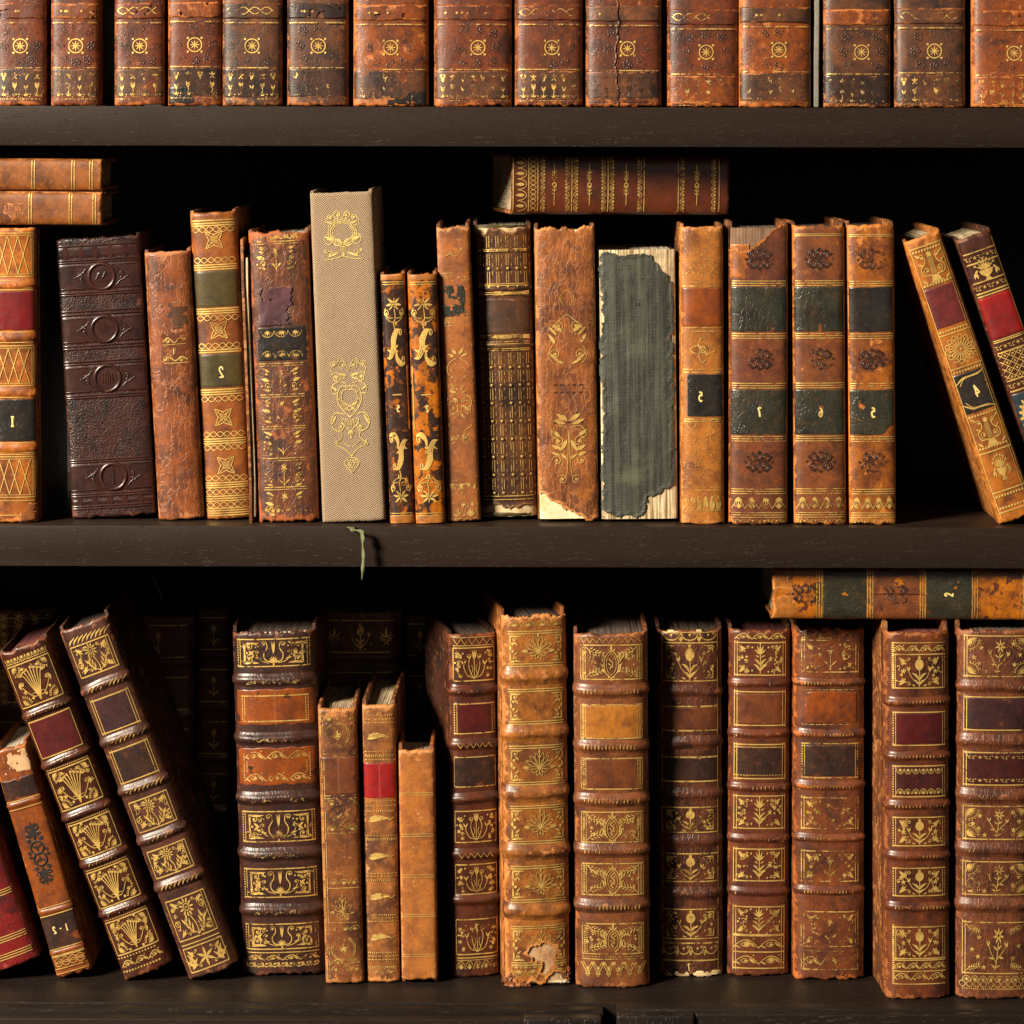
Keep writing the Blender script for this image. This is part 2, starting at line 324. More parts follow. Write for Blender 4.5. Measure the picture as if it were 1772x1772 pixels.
# ---------------------------------------------------------------- drawing on a spine
def cr(pts, n=6):
    p = [np.array(q, float) for q in pts]; p = [2 * p[0] - p[1]] + p + [2 * p[-1] - p[-2]]; out = []
    for i in range(1, len(p) - 2):
        for k in range(n):
            t = k / n
            out.append(.5 * (2 * p[i] + (p[i + 1] - p[i - 1]) * t + (2 * p[i - 1] - 5 * p[i] + 4 * p[i + 1] - p[i + 2]) * t * t + (3 * p[i] - p[i - 1] - 3 * p[i + 1] + p[i + 2]) * t ** 3))
    out.append(p[-2]); return np.array(out)
class Pen:
    """collects strokes and filled shapes in photo pixels (X from the spine's middle, Y down the spine); build() lays them on the spine as thin leaf"""
    def __init__(s, bk, lift=0., ridge=0.): s.ridge = ridge; s.b = bk; s.v = []; s.f = []; s.n = 0; s.k = 0; s.lift = lift
    def _add(s, P, F):
        s.k += 1
        e = .00010 + s.lift + (s.k % 37) * .0000035
        s.v.append(np.column_stack([P, np.full(len(P), e)])); s.f += [tuple(i + s.n for i in q) for q in F]; s.n += len(P)
    def strip(s, pts, w, closed=False, taper=None):
        p = np.asarray(pts, float)
        if len(p) < 2: return
        if closed: t = np.roll(p, -1, 0) - np.roll(p, 1, 0)
        else: t = np.gradient(p, axis=0)
        l = np.hypot(t[:, 0], t[:, 1]); l[l == 0] = 1; nrm = np.column_stack([-t[:, 1], t[:, 0]]) / l[:, None]
        ww = np.full(len(p), w / 2. * (1.0 if s.ridge else .86))
        if taper is not None: ww = np.interp(np.linspace(0, 1, len(p)), np.linspace(0, 1, len(taper)), taper) * w / 2
        n = len(p)
        if s.ridge:
            P = np.concatenate([p + nrm * ww[:, None] * 1.25, p, p - nrm * ww[:, None] * 1.25]); m = n if closed else n - 1
            s._add(P, [(j * n + i, j * n + (i + 1) % n, (j + 1) * n + (i + 1) % n, (j + 1) * n + i) for j in (0, 1) for i in range(m)])
            s.v[-1][n:2 * n, 2] += s.ridge; return
        P = np.concatenate([p + nrm * ww[:, None], p - nrm * ww[:, None]])
        F = [(i, i + 1, n + i + 1, n + i) for i in range(n - 1)]
        if closed: F.append((n - 1, 0, n, 2 * n - 1))
        s._add(P, F)
    def fill(s, pts):
        p = np.asarray(pts, float); n = len(p); P = np.vstack([p, p.mean(0)])
        s._add(P, [(i, (i + 1) % n, n) for i in range(n)])
    def build(s, name, mat, parent=None):
        if not s.v: return None
        V = np.vstack(s.v); b = s.b
        x = V[:, 0] * b.u; z = b.zp(V[:, 1]); y = b.Y(x, z) - V[:, 2]
        F = s.f
        if getattr(b, 'tearf', None) is not None:
            ok = b.tearf(V[:, 0], V[:, 1]) + (fbm(x * 300, z * 300, b.seed + 1, 4) - .5) * 16 > 1.5
            F = [q for q in F if all(ok[list(q)])]
            if not F: return None
        return link(name, np.column_stack([x, y, z]), F, mat, parent if parent is not None else b.root)
class T:
    """a placed, scaled, turned copy of drawing coordinates (a right, b up)"""
    def __init__(s, pen, X=0, Y=0, sx=1, sy=None, rot=0, mx=False):
        s.p = pen; s.X, s.Y = X, Y; s.sx = sx; s.sy = sx if sy is None else sy; s.c, s.s = math.cos(rot), math.sin(rot); s.m = -1 if mx else 1
    def q(s, pts):
        p = np.asarray(pts, float).reshape(-1, 2); a = p[:, 0] * s.m * s.sx; b = p[:, 1] * s.sy
        return np.column_stack([s.X + a * s.c - b * s.s, s.Y - (a * s.s + b * s.c)])
    def st(s, pts, w=1.6, closed=False, smooth=True, taper=None):
        P = cr(pts) if (smooth and len(pts) > 2 and not closed) else np.asarray(pts, float)
        s.p.strip(s.q(P), w, closed, taper)
    def ln(s, a, b, w=1.6, n=None):
        L = math.dist(s.q([a])[0], s.q([b])[0]); n = n or max(2, int(L / 3.5))
        t = np.linspace(0, 1, n)[:, None]; s.p.strip(s.q(np.array(a) * (1 - t) + np.array(b) * t), w)
    def ring(s, x, y, r, w=1.6, ry=None, n=22, a0=0, a1=2 * math.pi):
        full = abs(a1 - a0 - 2 * math.pi) < 1e-6; t = np.linspace(a0, a1, n + 1); t = t[:-1] if full else t
        s.p.strip(s.q(np.column_stack([x + r * np.cos(t), y + (ry or r) * np.sin(t)])), w, full)
    def dot(s, x, y, r=1.6, n=8):
        c = s.q([(x, y)])[0]; t = np.linspace(0, 2 * math.pi, n, endpoint=False); s.p.fill(np.column_stack([c[0] + r * np.cos(t), c[1] + r * np.sin(t)]))
    def leaf(s, x0, y0, x1, y1, fat=.3, bend=0., n=7):
        a = np.array([x0, y0], float); b = np.array([x1, y1], float); d = b - a; nn = np.array([-d[1], d[0]])
        t = np.linspace(0, 1, n); c = a + d * t[:, None] + nn * (bend * 4 * t * (1 - t))[:, None]; h = fat * .36 * np.sin(np.pi * t ** .8)
        u = c + nn * h[:, None]; l = c - nn * h[:, None]
        s.p.fill(s.q(np.vstack([u, l[::-1][1:-1]])))
    def spi(s, x, y, r, a0, turns=1.3, w=1.5, cw=1):
        t = np.linspace(0, 1, int(14 * abs(turns)) + 6); rr = r * (1 - .8 * t); a = a0 + cw * 2 * math.pi * turns * t
        s.p.strip(s.q(np.column_stack([x + rr * np.cos(a), y + rr * np.sin(a)])), w, taper=[.6, 1, 1.2])
        s.p.fill(s.q(np.column_stack([x + .26 * r * np.cos(np.linspace(0, 6.28, 7)[:-1]), y + .26 * r * np.sin(np.linspace(0, 6.28, 7)[:-1])])))
    def star(s, x, y, r, n=6, fat=.35, r0=0.):
        for k in range(n):
            a = 2 * math.pi * k / n + math.pi / 2; s.leaf(x + r0 * math.cos(a), y + r0 * math.sin(a), x + r * math.cos(a), y + r * math.sin(a), fat)
    def both(s, fn):
        fn(s); m = T.__new__(T); m.__dict__.update(s.__dict__); m.m = -s.m; fn(m)
    def at(s, x, y, k=1., rot=0.):
        c = s.q([(x, y)])[0]; m = T.__new__(T); m.__dict__.update(s.__dict__); m.X, m.Y = c; m.sx = s.sx * k; m.sy = s.sy * k
        m.c, m.s = math.cos(rot), math.sin(rot); return m
# ---- lines and bands
def hl(p, Y, x0, x1, w=1.8, wob=.0):
    n = max(6, int((x1 - x0) / 4)); x = np.linspace(x0, x1, n); p.strip(np.column_stack([x, Y + wob * np.sin(x * .21 + Y)]), w)
def vl(p, X, y0, y1, w=1.6):
    n = max(6, int((y1 - y0) / 5)); y = np.linspace(y0, y1, n); p.strip(np.column_stack([np.full(n, X), y]), w)
def dash(p, Y, x0, x1, step=4., w=1.6, l=.55):
    x = x0
    while x < x1: p.strip([(x, Y), (x + step * l, Y)], w); x += step
def dashv(p, X, y0, y1, step=4., w=1.6, l=.55):
    y = y0
    while y < y1: p.strip([(X, y), (X, y + step * l)], w); y += step
def hatch(p, Y, x0, x1, h=6, step=4.5, w=1.8, slant=1.):
    x = x0
    while x < x1: p.strip([(x, Y + h / 2), (x + h * slant * .3, Y), (x + h * slant, Y - h / 2)], w, taper=[.5, 1.2, .5]); x += step
def chain(p, Y, x0, x1, amp=5, per=22, w=1.5):
    x = np.linspace(x0, x1, int((x1 - x0) / 1.8) + 2)
    for sg in (1, -1): p.strip(np.column_stack([x, Y + sg * amp * np.sin((x - x0) * 2 * math.pi / per)]), w)
def zig(p, Y, x0, x1, amp=4, per=9, w=1.4):
    x = np.arange(x0, x1 + .1, per / 2); p.strip(np.column_stack([x, Y + amp * np.where(np.arange(len(x)) % 2, 1, -1)]), w)
def rect(p, x0, x1, y0, y1, w=1.8): hl(p, y0, x0, x1, w); hl(p, y1, x0, x1, w); vl(p, x0, y0, y1, w); vl(p, x1, y0, y1, w)
def frame(p, a, y0, y1, st=0):
    """gilt frame round a panel: 0 single+dotted sides, 1 double sides, 2 thick with dashes, 3 plain"""
    hl(p, y0, -a, a, 2.4); hl(p, y1, -a, a, 2.4)
    if st == 0:
        for s in (-1, 1): vl(p, s * (a - 5), y0, y1, 1.2); dashv(p, s * (a - 1), y0, y1, 4.4, 2.2)
    elif st == 1:
        for s in (-1, 1): vl(p, s * a, y0 - 3, y1 + 3, 1.4); vl(p, s * (a - 4.5), y0 - 3, y1 + 3, 1.4)
    elif st == 2:
        for s in (-1, 1):
            vl(p, s * a, y0, y1, 1.3); vl(p, s * (a - 8), y0, y1, 1.3); dashv(p, s * (a - 4), y0, y1, 3.4, 4.)
    else:
        for s in (-1, 1): vl(p, s * a, y0, y1, 1.5)
def corners(p, a, y0, y1, fn, sz=14):
    for sx in (-1, 1):
        for top in (True, False):
            t = T(p, sx * a, y0 if top else y1, sz, -sz if top else sz, mx=sx > 0); fn(t)
def c_scroll(t): t.spi(.55, .45, .36, 2.6, 1.2, 1.5); t.leaf(.05, .1, 1.35, .12, .2, .06); t.leaf(.1, .1, .12, 1.2, .2, -.06); t.leaf(.5, .75, .95, 1.15, .4)
def c_fern(t):
    t.st([(0, 0), (.5, .45), (1.3, .55), (1.75, .9)], 1.5)
    for k in range(5):
        x = .3 + .28 * k; t.leaf(x, .25 + .1 * k, x + .18, .75 + .12 * k, .3); t.leaf(x, .22 + .1 * k, x + .4, .05 + .1 * k, .3)
def c_flor(t):
    t.leaf(.1, .1, .95, .5, .34, .1); t.leaf(.1, .1, .5, .95, .34, -.1); t.leaf(.1, .1, .85, .9, .3); t.spi(1.1, .25, .22, 3.1, 1., 1.2, -1)
def c_fan(t):
    for k in range(7): a = k * math.pi / 12; t.leaf(.1, .1, 1.15 * math.cos(a), 1.15 * math.sin(a), .2)
    t.ring(0.1, .1, 1.25, 1.2, n=12, a0=0, a1=math.pi / 2)
    for k in range(6): a = (k + .5) * math.pi / 12; t.dot(.1 + 1.45 * math.cos(a), .1 + 1.45 * math.sin(a), 1.1)
def scroll_row(p, Y, x0, x1, h=9, n=4, up=1):
    L = (x1 - x0) / n
    for k in range(n):
        t = T(p, x0 + L * (k + .5), Y, L * .5, h * up * (1 if k % 2 == 0 else -1) if False else h * up)
        t.st([(-1, -.7), (-.5, .3), (0, .7), (.5, .3), (1, -.7)], 1.7); t.spi(-.05, -.15, .42, 1.2, 1.2, 1.5); t.leaf(.25, .3, .75, -.65, .32); t.leaf(-.8, -.3, -.4, -.8, .4); t.dot(.6, .8, 1.2)
def palm_row(p, Y, x0, x1, h=10, n=6, up=1):
    L = (x1 - x0) / n
    for k in range(n):
        t = T(p, x0 + L * (k + .5), Y, L * .5, h * up)
        for a in (-60, -30, 0, 30, 60): t.leaf(0, -.6, .85 * math.sin(R(a)), -.6 + 1.3 * math.cos(R(a)), .22)
        t.ring(0, -.6, .95, 1.1, 1.5, 10, 0, math.pi)
def swag_row(p, Y, x0, x1, h=10, n=3):
    L = (x1 - x0) / n
    for k in range(n):
        t = T(p, x0 + L * (k + .5), Y, L * .5, h); t.ring(0, .6, .85, 2.2, 1.1, 12, math.pi, 2 * math.pi); t.dot(0, .5, 2.2); t.dot(-.95, .7, 1.8); t.leaf(-.98, .2, -.98, -.8, .6); t.spi(.6, .7, .25, 0, 1, 1.1)
def flower_row(p, Y, x0, x1, h=7, n=5):
    L = (x1 - x0) / n
    for k in range(n):
        t = T(p, x0 + L * (k + .5), Y, L * .5, h)
        if k % 2: t.star(0, 0, .6, 7, .4)
        else: t.leaf(-.9, 0, -.1, .5, .35); t.leaf(-.8, -.2, 0, -.6, .35); t.leaf(.1, -.1, .8, .5, .35); t.dot(.4, -.5, 1.3)
        t.dot(-1, .4, 1.)
# ---- centre motifs (box about -1..1)
def m_thistle(t):
    t.st([(0, -1), (.02, -.3), (0, .5)], 1.8)
    for a in (-62, -32, 0, 32, 62): t.leaf(0, .3, .55 * math.sin(R(a)), .3 + .75 * math.cos(R(a)), .3)
    t.both(lambda q: (q.leaf(0, -.85, .62, -.35, .3, .12), q.leaf(0, -.45, .55, 0, .28, .1), q.leaf(.1, .12, .42, .25, .4)))
    t.st([(.02, -.5), (.5, -.3), (.85, -.05)], 1.3); t.star(.9, .0, .22, 5, .5); t.dot(0, 1.02, 1.6)
def m_daisy(t):
    t.st([(.12, -1), (.16, -.5), (-.05, .1)], 1.9)
    for k in range(11):
        a = 2 * math.pi * k / 11; t.leaf(-.1 + .2 * math.cos(a), .52 + .22 * math.sin(a), -.1 + .5 * math.cos(a), .52 + .52 * math.sin(a), .5)
    t.ring(-.1, .52, .17, 1.6, .18, 12); t.dot(-.1, .52, 1.5)
    for sg in (-1, 1):
        t.st([(.13, -.95), (.13 + sg * .5, -.55), (.13 + sg * .62, -.05)], 1.6)
        for k in range(3): t.leaf(.13 + sg * (.25 + .13 * k), -.85 + .25 * k, .13 + sg * (.5 + .16 * k), -.62 + .32 * k, .42, -.1 * sg); t.leaf(.13 + sg * (.3 + .12 * k), -.75 + .26 * k, .13 + sg * (.22 + .1 * k), -.3 + .27 * k, .36)
def m_pom(t):
    t.st([(0, -1), (.03, -.4), (0, .1)], 2)
    an = np.linspace(0, 2 * math.pi, 16)[:-1]; t.p.fill(t.q(np.column_stack([.34 * np.cos(an), .42 + .36 * np.sin(an)])))
    for a in (-30, 0, 30): t.leaf(0, .72, .22 * math.sin(R(a)), .72 + .3 * math.cos(R(a)), .5)
    t.both(lambda q: (q.leaf(0, -.9, .5, -.55, .36, .12), q.leaf(0, -.6, .62, -.1, .3, .12), q.st([(.02, -.75), (.55, -.45), (.85, .05)], 1.4), q.leaf(.82, 0, .72, .35, .5), q.leaf(.82, 0, 1.0, .32, .5), q.leaf(.3, -.95, .62, -.85, .4)))
    t.dot(-1.05, .5, 1.3); t.dot(1.05, -.5, 1.3)
def m_plume(t):
    for k, a in enumerate((-44, -28, -13, 0, 13, 28, 44)):
        x = math.sin(R(a)); h = .95 - .28 * abs(a) / 44
        t.st([(0, -.95), (x * .35, -.3), (x * .72, h * .6), (x * 1.0, h)], 1.7, taper=[1.2, .9, 1.2]); t.spi(x * 1.0 + (.09 if a >= 0 else -.09), h - .05, .14, 1.6, .9, 1.3, -1 if a >= 0 else 1)
    t.both(lambda q: (q.st([(0, -.8), (.35, -.75), (.7, -.35), (.85, -.1)], 1.5), q.spi(.8, .06, .17, -1.2, 1.1, 1.3), q.st([(0, -.9), (.2, -.6), (.4, -.62)], 1.2)))
    t.leaf(0, -1.1, 0, -.6, .4)
def m_lily(t):
    for a in (-75, -50, -25, 0, 25, 50, 75): t.leaf(0, -.75, .36 * math.sin(R(a)), -.75 + .5 * math.cos(R(a)), .3)
    t.both(lambda q: (q.st([(.05, -.8), (.5, -.6), (.62, -.1), (.4, .4), (.45, .85)], 1.9, taper=[1.2, 1, 1, .8]), q.spi(.62, .72, .2, 2.6, 1.1, 1.4, -1), q.st([(.3, -.85), (.85, -.6), (1.1, -.1)], 1.6), q.spi(1.02, .08, .16, -.5, 1, 1.3), q.leaf(.75, -.5, 1.2, -.35, .35), q.dot(.95, .55, 1.5)))
    for a in (-16, 0, 16): t.leaf(0, -.1, .3 * math.sin(R(a)) * 1.3, .95, .12)
    t.leaf(0, -1.15, 0, -.75, .4)
def m_tulips(t):
    t.st([(0, -1), (0, .4)], 1.6, smooth=False); t.leaf(0, .3, -.16, .95, .35); t.leaf(0, .3, .16, .95, .35); t.leaf(0, .3, 0, 1., .25)
    t.both(lambda q: (q.st([(.04, -.95), (.3, -.5), (.42, .1), (.25, .55)], 1.7), q.spi(.4, .52, .18, 3.1, 1., 1.4, -1), q.st([(.06, -.9), (.5, -.75), (.75, -.3), (.8, .0)], 1.6), q.leaf(.78, -.05, .62, .3, .4), q.leaf(.78, -.05, .98, .28, .4), q.st([(.3, -.75), (.12, -.35), (.2, -.05)], 1.2)))
def m_palm(t):
    t.st([(0, -.9), (0, 1)], 1.5, smooth=False)
    for a in (-88, -62, -38, -14, 14, 38, 62, 88):
        l = 1.15 - .25 * math.cos(R(a)) if abs(a) > 70 else 1.05
        x1, y1 = l * math.sin(R(a)), -.35 + l * 1.15 * math.cos(R(a)); dx, dy = x1, y1 + .35
        t.p.strip(t.q(cr([(0, -.35), (dx * .55 - dy * .13, -.35 + dy * .55 + dx * .13), (x1, y1), (dx * .55 + dy * .13, -.35 + dy * .55 - dx * .13), (0, -.35)], 5)), 1.2)
        if abs(a) > 70: t.leaf(dx * .6, -.35 + dy * .6, x1, y1, .5)
    t.both(lambda q: (q.p.strip(q.q(cr([(0, -.4), (.4, -.45), (.55, -.65), (.3, -.7), (0, -.4)], 5)), 1.4), q.p.strip(q.q(cr([(0, -.42), (.18, -.65), (.2, -.95), (.03, -.8), (0, -.42)], 5)), 1.2)))
    t.leaf(0, .75, 0, 1.15, .5)
def m_cart(t):
    t.both(lambda q: (q.st([(0, -1), (.42, -.6), (.5, 0), (.3, .5), (0, .75)], 1.7), q.st([(.0, -.8), (.28, -.5), (.34, 0), (.2, .38), (0, .55)], 1.1), q.leaf(.42, -.65, .72, -.3, .3), q.leaf(.5, -.35, .82, 0, .3), q.leaf(.52, -.05, .8, .32, .28), q.leaf(.42, .3, .66, .62, .28), q.spi(.62, .3, .13, 0, 1, 1.2), q.leaf(.02, .6, .32, .85, .35), q.dot(.2, -.92, 1.3)))
    t.leaf(0, .6, 0, 1.2, .34); t.st([(.1, .4), (-.13, .2), (.12, -.1), (-.1, -.4), (.05, -.6)], 1.9); t.leaf(.05, .1, .24, .28, .4); t.leaf(-.03, -.2, -.24, -.05, .4); t.leaf(.03, -.35, .2, -.25, .4); t.dot(0, -1.1, 1.6)
def m_rose(t):
    t.st([(-.12, -1), (0, -.4), (.08, .25)], 1.7); t.star(.1, .58, .42, 7, .42, .05); t.ring(.1, .58, .12, 1.4)
    t.st([(-.06, -.7), (-.42, -.25), (-.62, .12)], 1.4); t.st([(-.02, -.55), (.38, -.2), (.62, .05)], 1.4)
    for x, y in ((-.64, .18), (.66, .1)): t.leaf(x, y - .1, x - .12, y + .22, .5); t.leaf(x, y - .1, x + .13, y + .2, .5)
    t.leaf(-.2, -.5, -.62, -.45, .3); t.leaf(.1, -.4, .5, -.5, .3); t.leaf(0, -.1, .36, .15, .32); t.leaf(.02, -.1, -.3, .1, .32); t.leaf(-.1, -.95, -.45, -.75, .3); t.leaf(-.1, -.9, .25, -.8, .3)
def m_quat(t):
    for k in range(4):
        a = k * math.pi / 2; c, s_ = math.cos(a), math.sin(a); rt = lambda x, y: (x * c - y * s_, x * s_ + y * c)
        t.p.strip(t.q([rt(*q) for q in ((1, 1), (.45, .82), (0, .62), (-.45, .82), (-1, 1))]), 1.7)
        t.ring(*rt(.24, .24), .17, 1.3, n=10); t.dot(*rt(.62, .62), 1.2); t.dot(*rt(0, .55), 1.); t.st([rt(.2, .2), rt(.5, .55), rt(.8, .8)], 1.1)
    t.dot(0, 0, 1.2)
def m_wheel(t):
    t.ring(0, 0, .8, 2.2, n=28)
    t.star(0, 0, .62, 8, .26)
    for a in (45, 135, 225, 315): t.dot(1.12 * math.cos(R(a)), 1.12 * math.sin(R(a)), 2.1)
def m_lyre(t):
    for x in (-.15, -.075, 0, .075, .15): t.ln((x, -.5), (x, .55), .9)
    t.both(lambda q: (q.st([(.2, -.55), (.75, -.5), (.85, -.05), (.5, .25), (.42, .6), (.7, .72)], 2.0), q.spi(.58, .68, .2, .2, 1, 1.5), q.spi(.48, -.22, .26, -1.8, 1.2, 1.5), q.leaf(.6, .1, 1.0, .35, .3)))
    t.p.fill(t.q([(-.4, -.95), (.4, -.95), (.22, -.55), (-.22, -.55)])); t.star(0, .78, .26, 8, .5); t.ln((-.5, -1), (.5, -1), 2)
def m_sun(t):
    for k in range(20):
        a = 2 * math.pi * k / 20; t.leaf(.18 * math.cos(a), .18 * math.sin(a), .95 * math.cos(a), .95 * math.sin(a), .16)
    for k in range(14): a = 2 * math.pi * k / 14; t.ring(.92 * math.cos(a), .92 * math.sin(a), .17, 1.5, n=8)
    t.dot(0, 0, 2)
def m_urn(t):
    t.p.fill(t.q([(-.55, .1), (.55, .1), (.4, -.25), (.12, -.5), (.12, -.65), (.3, -.8), (-.3, -.8), (-.12, -.65), (-.12, -.5), (-.4, -.25)]))
    for a in (-60, -40, -20, 0, 20, 40, 60): t.leaf(0, .1, .75 * math.sin(R(a)), .1 + .85 * math.cos(R(a)), .2); t.star(.8 * math.sin(R(a)), .1 + .9 * math.cos(R(a)), .13, 5, .6)
    t.both(lambda q: (q.spi(.3, .3, .2, 0, 1.2, 1.4), q.leaf(.6, .25, .85, -.15, .5), q.leaf(.75, 0, .7, -.5, .5), q.leaf(.85, 0, .95, -.45, .4)))
def m_arrow(t):
    t.ring(0, 0, .085, 2.2, n=12)
    for sg in (-1, 1):
        t.ln((0, sg * .1), (0, sg * 1.), 1.6)
        for k in range(3):
            for mx in (-1, 1): t.leaf(0, sg * (.18 + .16 * k), mx * .14, sg * (.38 + .16 * k) if sg > 0 else sg * (.05 + .16 * k), .28)
def m_wreath(t):
    for k in range(5):
        a = math.pi / 2 + k * 2 * math.pi / 5 if False else None
    for x, y in ((-.42, .28), (0, .36), (.42, .28), (-.42, -.3), (.02, -.36), (.42, -.3)): t.ring(x, y, .24, 2.2, n=12); t.ring(x, y, .13, 1.2, n=8)
    for k in range(12): a = 2 * math.pi * k / 12; t.dot(.82 * math.cos(a), .62 * math.sin(a), 2.6)
    t.leaf(-.3, 0, .3, 0, .5)
def m_fleur(t):
    t.leaf(0, -.2, 0, 1, .35); t.both(lambda q: (q.leaf(0, -.1, .6, .6, .3, -.15), q.leaf(.05, -.3, .75, .05, .3, -.15), q.leaf(.05, -.4, .6, -.5, .3), q.leaf(0, -.5, .3, -.95, .4)))
def m_carnation(t):
    t.st([(0, -1), (0, .2)], 1.5, smooth=False); t.star(0, .5, .42, 7, .4); t.both(lambda q: (q.st([(0, -.9), (.3, -.55), (.6, -.5)], 1.4), q.leaf(.1, -.7, .7, -.35, .3)))
def cscroll(t):
    """big acanthus C-scroll of the two thin volumes"""
    body = cr([(.62, .95), (.2, .9), (-.15, .45), (-.2, 0), (-.55, -.45), (-.9, -.5)], 7)
    for o_ in (-.16, 0., .16): t.p.strip(t.q(body + np.outer(np.sin(np.linspace(0, math.pi, len(body))), [o_, -o_ * .5])), 3.1, taper=[.5, 1, 1.1, 1, .8, .6, .3]); t.spi(.55, .8, .2, 1.6, 1, 1.6, -1)
    t.leaf(-.2, -.05, .35, .18, .4); t.leaf(-.1, -.1, .3, -.15, .5); t.leaf(-.35, -.2, -.85, -.05, .35)
    t.p.strip(t.q(cr([(.1, -.15), (.15, -.5), (.55, -.78), (.98, -.75)], 6)), 8, taper=[.3, .7, 1.3, .3]); t.spi(.75, -.55, .22, -1.5, 1, 1.4)
def spray(t):
    """flower spray over scrollwork of the two thin volumes"""
    t.star(.05, .55, .34, 6, .45, .08); t.ring(.05, .55, .1, 1.4)
    t.both(lambda q: (q.leaf(.1, .55, .62, .85, .34), q.leaf(.2, .5, .8, .42, .34), q.leaf(.1, .4, .5, .15, .34), q.st([(.85, .25), (.95, -.05), (.55, -.3), (.1, -.3)], 1.6), q.spi(.72, -.02, .2, .5, 1.1, 1.4), q.st([(.8, -.3), (.4, -.52), (.05, -.55)], 1.3)))
    t.st([(.05, .2), (.1, -.3), (-.08, -.62), (.05, -1)], 1.8); t.spi(.12, -.62, .2, 1.6, 1, 1.4)
# ---- numerals, as the photograph shows them (mirror-reversed prints)
DIG = {'1': [[(-.25, .7), (.05, 1), (.05, -1)], [(-.3, -1), (.4, -1)]], 'I': [[(0, 1), (0, -1)], [(-.5, 1), (.5, 1)], [(-.5, -1), (.5, -1)]],
       '2': [[(-.55, .45), (-.3, .95), (.25, .95), (.5, .5), (.25, .0), (-.5, -.85), (-.6, -1)], [(-.6, -.97), (.6, -.97)]],
       '4': [[(.2, -1), (.2, 1)], [(.2, 1), (-.7, -.4)], [(-.7, -.4), (.6, -.4)]],
       '5': [[(.5, .95), (-.35, .95)], [(-.35, .95), (-.42, .12)], [(-.42, .12), (.1, .3), (.5, -.2), (.25, -.85), (-.2, -1), (-.5, -.75)]],
       '6': [[(.35, .95), (-.2, .6), (-.5, -.2), (-.3, -.85), (.15, -1), (.48, -.55), (.3, -.05), (-.1, .05), (-.45, -.25)]],
       '7': [[(-.55, .95), (.55, .95)], [(.55, .95), (.1, .1), (-.1, -1)]], '-': [[(-.5, 0), (.5, 0)]]}
def digit(p, ch, X, Y, h=9, w=3., mirror=True, rot=0):
    t = T(p, X, Y, h * .62, h, rot=rot, mx=mirror)
    for st in DIG[ch]: t.st(st, w, smooth=len(st) > 2 and ch not in '14I7')

